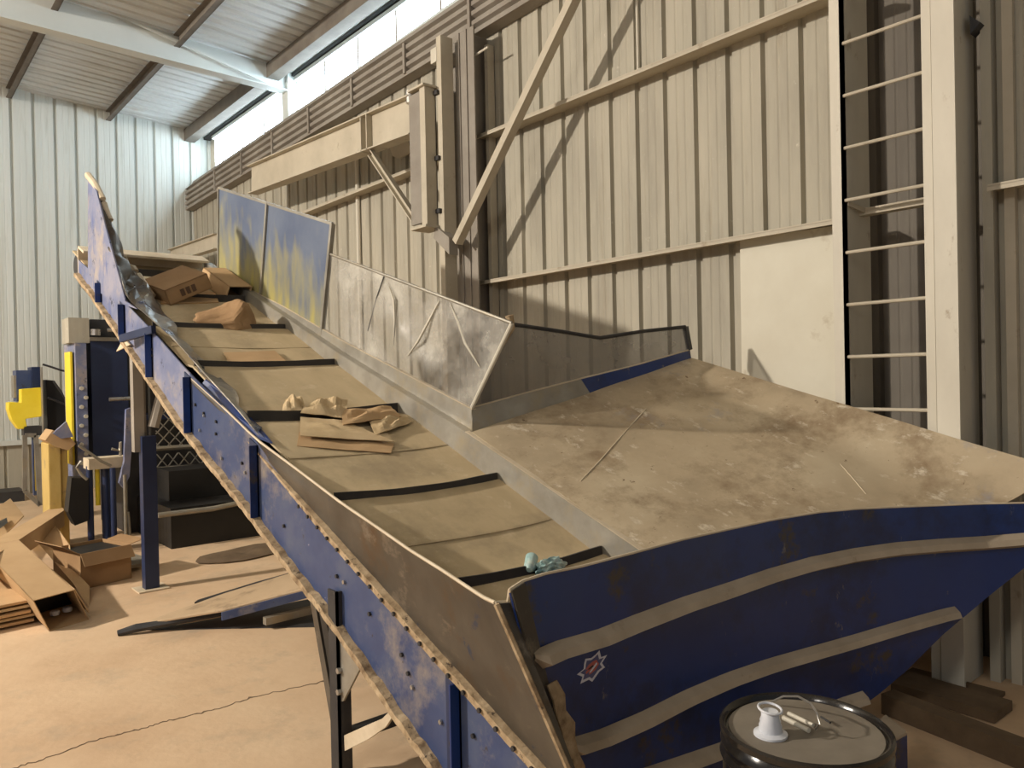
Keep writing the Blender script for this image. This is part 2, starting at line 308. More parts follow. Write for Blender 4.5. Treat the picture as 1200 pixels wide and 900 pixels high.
# columns
def hcol(name, x0, x1, y0, y1, z1, lab, parts):
    t = thing(name, ((x0+x1)/2,(y0+y1)/2,0), lab, 'column'); return t
t = thing('steel_column', (4.5,5.85,0), 'tall grey double steel column between the two wall bays, behind the diagonal brace', 'column')
ZC = 200
ye = at(533,ZC,'X',4.45).y; yf_ = at(558,ZC,'X',4.45).y
MB().box((4.45,yf_,0), (4.465,ye,5.0)).build('flange', m_val, t)  # darker material stands in for the shadow on this column
for k in (1,2): MB().box((4.437,lerp(yf_,ye,k/3)-.012,0), (4.45,lerp(yf_,ye,k/3)+.012,5.0)).build('flange_rib', m_val, t)
MB().box((4.465,lerp(yf_,ye,.5)-.01,0), (4.74,lerp(yf_,ye,.5)+.01,5.0)).build('web', m_val, t)
yg = at(574,ZC,'X',4.70).y
MB().box((4.66,yg-.05,0), (4.74,yg+.0,4.9)).build('edge_angle', m_beam, t)
t = thing('steel_column', (4.5,1.6,0), 'broad cream steel column forming the right side of the ladder', 'column')
c0 = lambda px: at(px, 300, 'X', 4.35).y
MB().box((4.35,c0(1122),0), (4.37,c0(1095),6.3)).build('flange', m_white, t)
MB().box((4.37,c0(1110)-.01,0), (4.74,c0(1110)+.01,6.3)).build('web', m_white, t)
MB().box((4.66,1.45,0), (4.74,1.50,6.3)).build('back_flange', m_clad, t)
MB().box((4.70,1.36,0), (4.745,1.41,6.3)).build('corner_trim', m_beam, t)
MB().box((4.22,1.38,0), (4.5,1.84,.02)).build('base_plate', m_grime, t)
# small wall bracket
m = MB().poly([at(1136,18,'X',4.6), at(1149,26,'X',4.6), at(1137,40,'X',4.6)], (.08,0,0)); tag(m.build('wall_bracket', m_dark), 'small dark triangular bracket high on the wall right of the ladder', 'bracket')
# ladder
t = thing('wall_ladder', (4.37,1.9,0), 'tall narrow steel ladder fixed to the wall beside the cream column', 'ladder')
yl0, yl1 = at(976,300,'X',4.37).y, at(990,300,'X',4.37).y
MB().box((4.37,yl1,0), (4.41,yl0,6.3)).box((4.37,yl1,0),(4.70,yl1+.012,6.3)).build('side_rail', m_white, t)
yr0, yr1 = at(1084,300,'X',4.37).y, at(1095,300,'X',4.37).y
MB().box((4.365,yr1,0), (4.40,yr0,6.3)).build('side_rail', m_white, t)
for k in range(-2, 16):
    z = 1.479 + .3023*k
    MB().tube([(4.385,yr0-.005,z+.0),(4.385,yl1+.005,z)], .0105, 8).build('rung', m_beam, t)
br = MB(); br.poly([at(995,236,'X',4.40), at(1023,247,'X',4.62), at(1023,253,'X',4.62), at(995,241,'X',4.40)], (0,.01,.0)); br.box((4.55,yr0,2.62), (4.62,2.16,2.66)); br.build('bracket', m_beam, t)
# jib crane
XJ = 4.2
t = thing('jib_crane', (XJ,6.1,3.0), 'cream wall-mounted jib crane with hinged mast and long I-beam', 'crane')
def ibeam(m, a, b, h, w, tt=.014):
    a, b = Vector(a), Vector(b); m.bar(a, b, tt, h)
    for s in (-1, 1): m.bar(a+Vector((0,0,s*h/2)), b+Vector((0,0,s*h/2)), w, tt)
ya, yb = 10.33, 6.30; za, zb = 4.49, 4.28
m = MB(); ibeam(m, (XJ,ya,za), (XJ,yb,zb), .37, .15); m.build('boom', m_beam, t)
for yy in (7.16,):
    for s in (-.06,.06): MB().box((XJ-.075,yy+s-.008,4.13), (XJ+.075,yy+s+.008,4.50)).build('stiffener', m_beam, t)
m = MB(); chan(m, (XJ,7.10,4.10), (XJ,6.30,3.27), .075, .05); m.build('brace', m_beam, t)
Y1, Y2 = at(493,180,'X',4.13).y, at(499,180,'X',4.13).y; X2 = at(512,180,'Y',Y2).x
m = MB(); m.box((4.13,Y2,3.17), (4.14,Y1,4.47)); m.box((4.14,Y2,3.17), (X2,Y2+.012,4.47)); m.box((X2-.01,Y2,3.17),(X2,Y1,4.47)); m.build('mast', m_beam, t)
MB().box((4.14,Y1,3.20), (4.17,Y1+.20,4.45)).build('hinge_plate', m_val, t)
Y3, Y4 = at(513,180,'X',X2).y, at(519,180,'X',X2).y; X4 = at(533,180,'Y',Y4).x
MB().box((X2,Y4,0), (X2+.01,Y3-.01,4.95)).box((X2+.01,Y4,0),(X4,Y4+.012,4.95)).build('back_post', m_beam, t)
MB().box((4.10,Y2-.02,3.14), (X2+.06,Y1+.16,3.165)).build('foot_bracket', m_beam, t)
MB().box((4.10,Y2-.02,4.47), (X2+.10,Y1+.16,4.49)).build('top_bracket', m_beam, t)
for z in (3.30,3.80,4.42):
    MB().box((X2-.03,Y2-.06,z-.02), (X2+.0,Y2-.0,z+.02)).build('hinge_bolt', m_dark, t)
MB().poly([(XJ+.02,6.02,3.16),(XJ+.02,5.80,3.02),(XJ+.02,5.80,2.86),(XJ+.02,6.05,3.05)], (.1,0,0)).build('gusset', m_val, t)
MB().tube([(XJ-.02,6.32,4.40),(XJ-.02,6.32,4.52)], .05, 12).build('pivot_pin', m_wire, t)
tag(MB().box((4.25,5.98,4.72), (4.33,6.08,4.86)).build('junction_box', m_white, bevel=.008), 'small pale box at the top of the crane mast', 'electrical box')
# farther crane rail on the wall
m = MB(); ibeam(m, (4.2,11.7,3.86), (4.2,13.95,3.93), .22, .12); tag(m.build('rail_beam', m_beam), 'short cream beam low on the wall behind the tall blue guard', 'beam')
tag(MB().poly([at(455,168,'X',4.68),at(478,166,'X',4.68),at(482,178,'X',4.68),at(468,186,'X',4.68),at(460,183,'X',4.68)], (.02,0,0)).build('wall_patch', m_beam), 'small torn pale patch on the wall under the crane boom', 'patch')
# long diagonal brace (square tube)
a, b = at(536,284,'X',4.29), at(672,0,'X',4.29); b = a + (b-a)*1.25
tag(MB().bar(a, b, .07, .08, (1,0,0)).build('diagonal_brace', m_beam), 'long cream square-tube brace slanting up across the side wall', 'brace')

# ================================================================== THE CONVEYOR
cv = thing('inclined_conveyor', (1.9,3.6,0), 'large inclined blue steel belt conveyor with flared loading hopper', 'conveyor')
TOP = [(7.0,.03),(5.9,.05),(5.28,.035),(4.71,.0),(3.81,-.007),(2.99,.0),(2.49,-.02),(1.80,-.10)]      # channel top (Y,h)
BOL = [(7.0,-.02),(5.9,-.02),(4.71,-.06),(3.84,-.06),(2.66,-.115),(2.29,-.134),(1.70,-.158)]
BOT = [(7.0,-.10),(6.6,-.127),(5.93,-.213),(4.82,-.366),(3.9,-.409),(3.36,-.45),(3.0,-.47),(2.6,-.53),(2.3,-.57),(1.7,-.64)]
def hh(tab, Y):
    for (a, p), (b, q) in zip(tab, tab[1:]):
        if b <= Y <= a: return p + (q-p)*(a-Y)/(a-b)
    return tab[0][1] if Y > tab[0][0] else tab[-1][1]
def chanh(Y): return hh(TOP, Y) if Y > 3.81 else hh(BOL, Y) if Y < 3.5 else lerp(hh(BOL,3.5), hh(TOP,3.81), (Y-3.5)/.31)
Ys = [7.0 - k*.106 for k in range(51)]
rows = [[P(0, Y, lerp(hh(BOT,Y), chanh(Y), k/5)) for k in range(6)] for Y in Ys]
split = 22  # lighter blue above, darker below: the fall of light put into colour
sp1 = MB().sheet(rows[:split+1], .008).build('side_panel', m_lav, cv, smooth=True); sp1['label'] = 'lavender-blue upper side panel, painted lighter as if lit'
sp2 = MB().sheet(rows[split:], .008).build('side_panel', m_blue, cv, smooth=True); sp2['label'] = 'lower side panel in darker, less lit blue with scratches'
# bottom lip, ragged with packed dust
rows = []
for i, Y in enumerate(pl([(7.0,),(1.7,)], 150)):
    Y = Y[0]; h = hh(BOT, Y); j = (random.random()-.5)*.014
    rows.append([P(-.035, Y, h-.006+j*.6), P(-.036, Y, h+.022+j), P(0, Y, h+.026+j)])
o = MB().sheet(rows, .008).build('bottom_flange', m_rust, cv); o['label'] = 'rusty dust-caked bottom flange'
# bolted seam strip on lower part
rows = []
for Y in pl([(3.9,),(1.66,)], 60):
    Y = Y[0]; h = hh(BOL, Y) + (random.random()-.5)*.004; k_ = min(1, (3.9-Y)/.9+.05); rows.append([P(-.028*k_, Y, h-.014*k_), P(-.03*k_, Y, h+.012*k_), P(0, Y, h+.018*k_)])
o = MB().sheet(rows, .006).build('seam_flange', m_rust, cv); o['label'] = 'dusty brown bolted seam under the bare steel skirt'
for k in range(20):
    Y = 3.3 - k*.083; q = P(-.034, Y, hh(BOL, Y)); MB().tube([q, q-Vector((.008,0,0))], .009, 6).build('bolt', m_dark, o)
# stiffeners
for px, py in ((533,803),(300,560),(222,470),(177,415),(145,370),(118,345)):
    Y = side(px, py, 0).y
    w = .075 if Y < 3 else .085
    MB().poly([P(-.012,Y-w/2,hh(BOT,Y)+.03), P(-.012,Y+w/2,hh(BOT,Y)+.03), P(-.012,Y+w/2,chanh(Y)-.015), P(-.012,Y-w/2,chanh(Y)-.015)], (.009,0,0)).build('recess_post', m_navy, cv)
    MB().poly([P(-.05,Y-w/2,hh(BOT,Y)+.03), P(0,Y-w/2,hh(BOT,Y)+.03), P(0,Y-w/2,chanh(Y)-.015), P(-.05,Y-w/2,chanh(Y)-.015)], (0,.008,0)).build('stiffener', m_bluedk, cv)
for k in range(26):
    Y = 1.95 + random.random()*4; h = lerp(hh(BOT,Y), chanh(Y), .25+.5*random.random()); q = P(-.005, Y, h)
    MB().tube([q, q-Vector((.009,0,0))], .009, 7).build('rivet', m_wire if random.random() < .5 else m_dark, sp2 if Y < 4.6 else sp1)
# flared bare steel skirt (wing), from the seam to the lip
LIPS = [(3.95,-.005,.0),(3.6,.02,-.005),(2.99,.082,-.02),(2.49,.152,-.06),(2.08,.226,-.12),(1.86,.28,-.17),(1.74,.325,-.20)]
top = []
for x, y, c in ((220,440,0),(262,478,0),(300,515,0),(350,552,-.01),(400,590,-.02),(440,617,-.03),(480,645,-.06),(520,670,-.09),(550,690,-.12),(567,701,-.15),(580,707,-.17)):
    top.append(side(x, y, c))
bot = [P(0, q.y, hh(BOL, q.y)+.012) for q in top]; bot[-1] = P(0, 1.62, hh(BOL,1.70)+.012)-Vector((0,0,0)); bot[-2] = P(0, 1.74, hh(BOL,1.8)+.012)
n = 34; tt = pl([tuple(p) for p in top], n); bb = pl([tuple(p) for p in bot], n)
rows = [[Vector(b_).lerp(Vector(t_), k/6) + Vector((-1,0,-.4))*(.018*math.sin(math.pi*k/6)*noise.noise(Vector((i*.25,k*.3,0)))) for k in range(7)] for i, (t_, b_) in enumerate(zip(tt, bb))]
o = MB().sheet(rows, .006).build('skirt_wing', m_bare, cv, smooth=True); o['label'] = 'dark bare steel wing flaring toward the hopper corner'
MB().tube([Vector(q)+Vector((0,0,.002)) for q in tt], .006, 6).build('wing_edge', m_lip, o)
wing_corner_top, wing_corner_bot = Vector(tt[-1]), Vector(bb[-1])
# inner face strip so the wing's flange reads from above
# belt and cleats
CLE = [2.43, 3.13, 4.02, 4.75, 5.46, 6.16, 6.8]
n = 60; rows = []
for k in range(n+1):
    Y = 1.95 + (7.35-1.95)*k/n
    ph = 0
    for a_, b_ in zip([1.7]+CLE, CLE+[7.4]):
        if a_ <= Y < b_: ph = (Y-a_)/(b_-a_)
    rows.append([P(.04+.96*j/8, Y, -.012*math.sin(math.pi*j/8) + .03*ph - .015 + .006*noise.noise(Vector((Y*2, j*.4, 1)))) for j in range(9)])
belt = MB().sheet(rows, .012).build('belt', m_belt, cv, smooth=True); belt['label'] = 'tan dust-coated rubber belt'
for Y in CLE:
    rows = [[P(.05+.94*j/16, Y + .012*math.sin(j*.2+Y), -.01 -.012*math.sin(math.pi*j/16)), P(.05+.94*j/16, Y+.012*math.sin(j*.2+Y)+.004, .050-.012*math.sin(math.pi*j/16)+.001*math.sin(j))] for j in range(17)]
    MB().sheet(rows, .012).build('cleat', m_cleat, belt, smooth=True)
# pale lap seams across the belt
for Y in (2.74, 3.55, 5.1):
    rows = [[P(.05+.94*j/12, Y+.004*math.sin(j*.5), .008-.012*math.sin(math.pi*j/12)+.0), P(.05+.94*j/12, Y+.012+.004*math.sin(j*.5), .010-.012*math.sin(math.pi*j/12))] for j in range(13)]
    MB().sheet(rows, .004).build('lap_seam', m_belt, belt)
MB().tube([P(.05,7.30,-.10), P(1.0,7.30,-.10)], .09, 20).build('head_roller', m_dark, cv, smooth=True)
MB().tube([P(.06,2.06,-.10), P(1.0,2.06,-.10)], .07, 20).build('tail_roller', m_dark, cv, smooth=True)
MB().poly([P(.02,6.94,.10),P(1.02,6.94,.10),P(1.02,7.1,.10),P(.02,7.1,.10)], (0,0,.02)).poly([P(.02,7.1,-.1),P(1.02,7.1,-.1),P(1.02,7.1,.1),P(.02,7.1,.1)], (0,.02,0)).build('head_plate', m_lip, cv)
MB().poly([P(.03,1.9,-.10),P(1.05,1.9,-.10),P(1.05,7.1,-.20),P(.03,7.1,-.20)], (0,0,-.012)).build('bed_pan', m_dark, cv)
# right skirt boards and frame
def strip(name, mat, pts0, pts1, th, par=cv, n=30, lab=None):
    a_, b_ = pl(pts0, n), pl(pts1, n); o = MB().sheet([[P(*p), P(*q)] for p, q in zip(a_, b_)], th).build(name, mat, par)
    if lab: o['label'] = lab
    return o
strip('lower_skirt', m_galv, [(1.0,1.86,-.02),(1.0,7.0,-.02)], [(1.0,1.86,.143),(1.0,3.4,.148),(1.0,4.7,.10),(1.0,7.0,.09)], .008, lab='grey galvanised skirt board along the belt')
strip('skirt_ledge', m_lip, [(1.0,1.86,.143),(1.0,3.4,.148)], [(1.03,1.86,.146),(1.03,3.4,.151)], .004)
strip('skirt_ledge', m_galv, [(1.0,3.4,.148),(1.0,4.7,.10),(1.0,7.0,.09)], [(1.06,3.4,.148),(1.06,4.7,.10),(1.06,7.0,.09)], .006)
strip('upper_skirt', m_galv, [(1.06,3.41,.13),(1.06,4.79,.08),(1.06,7.0,-.05)], [(1.06,3.41,.264),(1.06,4.79,.165),(1.06,5.66,.13),(1.06,7.0,.02)], .008, lab='grey upper skirt board carrying the guards')
strip('skirt_ledge', m_lip, [(1.06,3.41,.264),(1.06,4.79,.165),(1.06,5.66,.13),(1.06,7.0,.02)], [(1.09,3.41,.266),(1.09,4.79,.167),(1.09,5.66,.132),(1.09,7.0,.02)], .005)
strip('side_panel', m_blue, [(1.1,1.9,-.62),(1.1,4.8,-.4),(1.1,7.0,-.12)], [(1.1,1.9,-.02),(1.1,7.0,.0)], .01)
# tall blue-yellow guards
two_tone(m_guard, .35, 1.25)
for i, q in enumerate(([(6.82,.803),(5.88,.873),(6.03,.106),(6.87,.038)], [(5.88,.873),(4.89,.948),(5.08,.089),(6.03,.106)])):
    pts = [P(1.07+.0*i, a_, b_) for a_, b_ in q]
    o = MB().poly(pts, (.012,0,0)).build('tall_guard', m_guard, cv); o['label'] = ('farther' if i == 0 else 'nearer') + ' tall guard plate, blue with smeared yellow'
    f = MB()
    for a_, b_ in ((0,1),(1,2),(3,0)): f.bar(pts[a_], pts[b_], .02, .02, (1,0,0))
    f.build('guard_edge', m_galv, o)
    MB().bar(pts[1], pts[2], .03, .03, (1,0,0)).build('guard_post', m_galv, o)
o.children[1].data.materials[0] = m_galv
# clear plastic guards
def grid4(a, b, c, d, n, m_, f=None):
    rows = []
    for i in range(n+1):
        u = i/n; l, r_ = a.lerp(d, u), b.lerp(c, u)
        rows.append([l.lerp(r_, j/m_) + (f(u, j/m_) if f else Vector()) for j in range(m_+1)])
    return rows
G = [P(1.07,4.94,.70), P(1.07,3.07,.855), P(1.07,3.41,.270), P(1.07,5.08,.12)]
G[0] = side(385,297,1.07); G[1] = side(600,379,1.07); G[2] = side(553,478,1.07); G[3] = side(377,394,1.07)
o = MB().sheet(grid4(*G, 16, 30, lambda u, v: Vector((.05*noise.noise(Vector((u*2.5,v*4,3)))*math.sin(math.pi*u)*math.sin(math.pi*v),0,0))), .004).build('clear_guard', m_clear, cv, smooth=True); o['label'] = 'crinkled clear plastic guard sheet beside the belt'
MB().tube([G[0], G[1]], .010, 8).build('guard_rail', m_galv, o)
MB().tube([G[1], G[1].lerp(G[2],.5), G[2]], .012, 8).build('white_edge_strip', m_white, o)
D3, B3 = G[2], Vector((4.30,3.16,1.83))
for cr_ in ([(515,352),(505,372),(490,400),(478,417)], [(527,355),(537,378),(545,402),(562,430)], [(455,332),(462,352),(463,375),(461,405)]):
    MB().tube([side(x, y, 1.062) for x, y in cr_], [.003]+[.009]*(len(cr_)-2)+[.003], 5).build('crease', m_white, o)
MB().tube([side(x, y, 1.064) for x, y in ((450,324),(441,350),(431,388))], .004, 5).build('crease', m_dark, o)
nn = (B3-D3).cross(Vector((0,0,1)))
bt = [onp(x, y, D3, nn) for x, y in ((600,380),(655,388),(703,396),(755,388),(803,383))]
bb_ = [onp(x, y, D3, nn) for x, y in ((553,478),(615,461),(680,444),(745,428),(808,410))]
o = MB().sheet([bt, bb_], .004).build('mesh_guard', m_mesh, cv); o['label'] = 'grey see-through mesh guard at the back of the hopper'
f = MB(); f.tube(bt, .012, 8); f.bar(bt[-1], bb_[-1], .03, .03, (0,1,0)); f.build('guard_rail', m_dark, o)
MB().tube([bt[0]+Vector((-.02,0,.05)), bt[0]+Vector((0,0,-.02)), bt[0].lerp(bb_[0],.3)], [.025,.018,.01], 8).build('clamp', m_rust, o)
# hopper back board (grey then blue)
A3 = P(1.03,3.38,.150); Bend = Vector((4.30,3.16,1.79))
tl = bb_; bl = [A3.lerp(Bend, t_) - Vector((0,0,.03)) for t_ in (0,.25,.5,.75,1)]
o = MB().sheet([tl[:3], bl[:3]], .01).build('back_board', m_galv, cv); o['label'] = 'grey half of the hopper back board'
MB().tube(tl, .007, 6).build('back_board_edge', m_lip, o)
o = MB().sheet([tl[2:], bl[2:]], .01).build('back_board', m_bluedk, cv); o['label'] = 'blue half of the hopper back board'

# chute floor of the hopper
def yp(x):                                        # plan curve of the front plate
    k = max(0, x-2.55); return 1.83 - .02*max(0, 1.9-x)*4 - .215*k**1.9 - 1.0*max(0, x-4.0)**2
def phit(x, y, inset=0):
    d = ray(x, y); lo, hi = .5, 9.0
    for _ in range(60):
        t = (lo+hi)/2; p = EYE + d*t
        if p.y > yp(p.x)+inset: hi = t
        else: lo = t
    return EYE + d*lo
RIMPX = [(612,682),(640,673),(680,665),(745,648),(800,633),(850,622),(905,610),(960,601),(1005,597),(1050,595),(1100,593),(1150,591),(1200,590),(1235,589),(1270,588),(1310,588)]
rimp = [phit(x, y) for x, y in RIMPX]
def rimz(x):
    for a_, b_ in zip(rimp, rimp[1:]):
        if a_.x <= x <= b_.x: return a_.z + (b_.z-a_.z)*(x-a_.x)/(b_.x-a_.x)
    return rimp[-1].z if x > rimp[-1].x else rimp[0].z
fr = []
for j in range(25):
    x = lerp(2.63, 4.36, j/24); z = min(lerp(.775, 1.03, (j/24)**.6), rimz(x)-.03) if j < 22 else (1.06, 1.13, 1.20)[j-22]
    fr.append(Vector((x, yp(x)+.03, z)))
bk = [A3.lerp(Vector((4.30,3.16,1.805)), j/24) for j in range(25)]
print('RIM', [(round(p.x,2), round(p.y,2), round(p.z,2)) for p in rimp])
rows = []
for i in range(26):
    u = i/25
    rows.append([fr[j].lerp(bk[j], u) + Vector((0,0,.012*noise.noise(Vector((j*.15,u*3,0))) - .03*math.sin(math.pi*u)*math.sin(math.pi*j/24))) for j in range(25)])
ch = MB().sheet(rows, .008).build('chute_floor', m_chute, cv, smooth=True); ch['label'] = 'broad dusty tan sloping chute plate'
bvh = BVHTree.FromPolygons([p for r in rows for p in r], [(i*25+j, i*25+j+1, (i+1)*25+j+1, (i+1)*25+j) for i in range(25) for j in range(24)])
def hit(x, y):
    h = bvh.ray_cast(EYE, ray(x, y).normalized()); return h[0]
for seg, r_ in (([(757,480),(730,510),(702,542),(680,565),(663,584)], .004), ([(985,545),(1000,562),(1015,580)], .003)):
    q = [hit(*s) for s in seg]; q = [p + Vector((0,0,.004)) for p in q if p]
    if len(q) > 2: MB().tube(q, r_, 6).build('weld_seam', m_lip, ch)
# front plate of the hopper, bent in plan
CB = wing_corner_bot
rim = [at(597,692,'Y',1.775)] + rimp
def zb(x):                                        # underside outline: rises to the right
    t_ = UND
    for (a_, p), (b_, q) in zip(t_, t_[1:]):
        if a_ <= x <= b_: return p + (q-p)*(x-a_)/(b_-a_)
    return t_[-1][1] if x > t_[-1][0] else .05
UND = [(1.0,.05)] + [(p.x, max(.05,p.z)) for p in (phit(*q) for q in ((985,848),(1000,835),(1030,812),(1060,787),(1085,762),(1110,738),(1150,705),(1200,665),(1240,635)))]
print('UND', UND)
fine = [Vector(p) for p in pl([tuple(r_) for r_ in rim], 91)]
def foot(p, z):                                   # the left end of the plate leans right going down, following the wing's front edge
    k = max(0, min(1, (2.0-p.x)/.5)); s = (1.05-z)
    return Vector((p.x + .27*k*s, p.y - .10*k*s*.6, z))
rows = []
for p in fine:
    z0 = zb(p.x); rows.append([foot(p, lerp(p.z, z0, k/12)) if k else p for k in range(13)])
fp = MB().sheet(rows, .008).build('front_plate', m_bluedk, cv, smooth=True); fp['label'] = 'deep blue hopper front plate'
MB().tube([p+Vector((0,0,.002)) for p in fine], .0055, 6).build('rim_edge', m_lip, fp)
nf = len(rows); pts = [p for r in rows for p in r]
bv2 = BVHTree.FromPolygons(pts, [(i*13+j, i*13+j+1, (i+1)*13+j+1, (i+1)*13+j) for i in range(nf-1) for j in range(12)])
def fhit(x, y): h = bv2.ray_cast(EYE, ray(x, y).normalized()); return h[0]
# folded grey corner between wing and plate
ct = [wing_corner_top, wing_corner_top+Vector((.05,.0,-.006)), rim[0], rim[1]]
cbm = [wing_corner_bot, wing_corner_bot+Vector((.02,.01,-.01)), foot(rim[0], .50), foot(rim[1], .50)]
o = MB().sheet([[a_.lerp(b_, k/6)+Vector((0,-.012 if j == 1 else -.008,0)) for k in range(7)] for j, (a_, b_) in enumerate(zip(ct, cbm))], .008).build('corner_fold', m_bare, cv); o['label'] = 'bare grey folded corner of the hopper'
MB().tube([ct[0], ct[1], ct[2], ct[3]], .0065, 6).build('fold_edge', m_lip, o)
MB().tube([wing_corner_top+Vector((-.002,-.01,0)), wing_corner_top.lerp(wing_corner_bot,.5)+Vector((-.004,-.014,0)), wing_corner_bot+Vector((-.004,-.012,0))], .010, 6).build('corner_weld', m_rust, o)
# ribs: pressed angle flanges thick with dust
def ribstrip(px, endcap=None, drop=.040, dep=.05):
    q = []
    for x, y in px:
        h = fhit(x, y)
        if h is not None: q.append(h)
    n_ = 40; q = [Vector(p) for p in pl([tuple(p) for p in q], n_)]
    rows = []
    for i, p in enumerate(q):
        d = (q[min(i+1,n_-1)]-q[max(i-1,0)]); d.z = 0; d.normalize(); out = Vector((d.y, -d.x, 0))
        e = min(1, i/1.5+.35)
        rows.append([p+out*.002, p+out*dep*e*.75+Vector((0,0,-drop*.5*e)), p+out*dep*e+Vector((0,0,-drop*e)), p+out*.006+Vector((0,0,-drop*e-.02))])
    return rows
def rib(px, **k):
    o = MB().sheet(ribstrip(px, **k), .008).build('stiffening_rib', m_ribtop, fp, smooth=False); o['label'] = 'dust-covered tan horizontal rib'; return o
rib([(622,764),(650,752),(700,738),(740,722),(800,700),(850,684),(900,667),(950,653),(1000,643),(1050,636),(1100,632),(1150,629),(1200,625),(1216,624)])
rib([(660,868),(700,856),(750,835),(800,810),(850,789),(900,772),(950,758),(1000,744),(1050,729),(1100,715),(1118,711)], drop=.036)
rib([(740,905),(800,885),(850,868),(900,850),(950,832),(985,818),(1010,810)], drop=.036)
# jagged broken weld at plate's left edge
MB().sheet([[foot(rim[1], .74)+Vector((-.02,-.03,0)), foot(rim[1], .74)+Vector((.03,-.02,0))]]+[[foot(rim[1], .74-.05*k)+Vector((-.03+random.random()*.02,-.035-.01*random.random(),0)), foot(rim[1], .74-.05*k)+Vector((.03+random.random()*.03,-.025,0))] for k in range(1,8)], .006).build('torn_weld', m_rust, fp)
# star sticker
def star(px, mat, name, lift, par):
    q = []
    for x, y in px:
        h = fhit(x, y); d = (EYE-h).normalized(); q.append(h + d*lift)
    ce = sum(q, Vector())/len(q); m = MB(); c_ = m.bm.verts.new(ce); vs = [m.bm.verts.new(p) for p in q]
    for i in range(len(vs)): m.bm.faces.new((c_, vs[i], vs[(i+1) % len(vs)]))
    r_ = bmesh.ops.extrude_face_region(m.bm, geom=list(m.bm.faces)); d = (EYE-ce).normalized()*-.001
    for g_ in r_['geom']:
        if isinstance(g_, bmesh.types.BMVert): g_.co += d
    return m.build(name, mat, par)
S0 = [(702.5,762),(704.5,770),(711.5,767.5),(705.5,777),(709,782),(702.5,787),(699,792),(694,799),(690,796.5),(680,801.5),(682.5,793),(676,790.5),(684,784),(684.5,778),(686,772),(693,771),(698,767)]
st = star(S0, m_stw, 'star_sticker', .008, fp); st['label'] = 'white-edged star-shaped sticker with red centre'
ce = (693.5,782)
star([(ce[0]+(x-ce[0])*.78, ce[1]+(y-ce[1])*.78) for x, y in S0], m_stb, 'sticker_print', .0092, st)
star([(699,773),(702,778),(698,785),(692,790),(687,791),(686,785),(690,779),(695,775)], m_red, 'sticker_print', .0104, st)
star([(695,779),(696,781),(690,785),(689,784)], m_black, 'sticker_print', .0116, st)
star([(699,776),(700.2,778),(692,788.4),(690.5,788)], m_stw, 'sticker_print', .0116, st)
# bent left-hand guard at the head: outer plate and crumpled inner sheet
op = [side(x, y, -.012) for x, y in ((103,207),(113,224),(124,268),(135,308),(147,353),(160,362),(130,352),(110,338),(103,318))]
o = MB().poly(op, (.010,0,0)).build('bent_guard', m_lav, cv); o['label'] = 'tall bent faded-blue guard plate at the upper end'
LP = [(103,205,0),(112,217,.01),(120,233,.02),(125,250,.04),(134,268,.07),(143,287,.10),(145,303,.13),(150,316,.15),(155,313,.17),(165,328,.20),(177,346,.24),(192,364,.28),(212,382,.32),(236,404,.34),(256,430,.32),(272,452,.28),(288,470,.24),(304,487,.14)]
BS = [(110,250),(118,262),(124,275),(130,290),(137,310),(143,330),(148,345),(152,352),(157,357),(168,366),(182,378),(198,392),(215,410),(238,436),(262,462),(280,482),(303,510)]
lip3 = [side(x, y, c) for x, y, c in LP]; bas3 = [side(x, y, .0) for x, y in BS]
n = 60; l_, b_ = pl([tuple(p) for p in lip3], n), pl([tuple(p) for p in bas3], n); rows = []
for i, (p, q) in enumerate(zip(l_, b_)):
    p, q = Vector(p), Vector(q); k_ = min(1, i/18)
    rows.append([q.lerp(p, j/10) + Vector((.11*noise.noise(Vector((i*.24, j*.45, 5)))*math.sin(math.pi*j/10)*k_, 0, .05*noise.noise(Vector((i*.22, j*.3, 9)))*math.sin(math.pi*j/10)*k_)) for j in range(11)])
s1 = MB().sheet(rows[:31], .006).build('crumpled_skirt', m_bare, cv, smooth=True); s1['label'] = 'bare steel sheet bent inward near the head'
s2 = MB().sheet(rows[30:], .006).build('crumpled_skirt', m_crum, cv, smooth=False); s2['label'] = 'crumpled glossy blue and grey sheet over the belt edge'
MB().tube([Vector(p) for p in l_[:13]], .026, 8).build('torn_lip', m_lip, s1)
MB().tube([Vector(p) for p in l_[20:30]], .026, 8).build('torn_lip', m_lip, s1)
MB().tube([Vector(p) for p in l_[30:36]], .028, 8).build('torn_lip', m_lip, s1)
MB().tube([Vector(p) for p in l_[36:]], [.010]*24, 6).build('torn_lip', m_galv, s2)
# glossy folded strip next to crumple
gp = [side(x, y, c) for x, y, c in ((240,445,.03),(262,462,.05),(285,483,.06),(300,498,.05),(318,520,.02),(300,513,.01),(262,478,.01),(235,452,.01))]
MB().poly(gp, (.008,0,.004)).build('folded_strip', m_bluedk, cv)
# protruding arm and splinter
MB().bar(side(142,397,-.08), side(180,386,-.02), .03, .05).build('bracket_arm', m_navy, cv)
MB().poly([side(x, y, -.03) for x, y in ((144,396),(152,404),(136,412),(141,403))], (.01,0,0)).build('torn_tab', m_lip, cv)
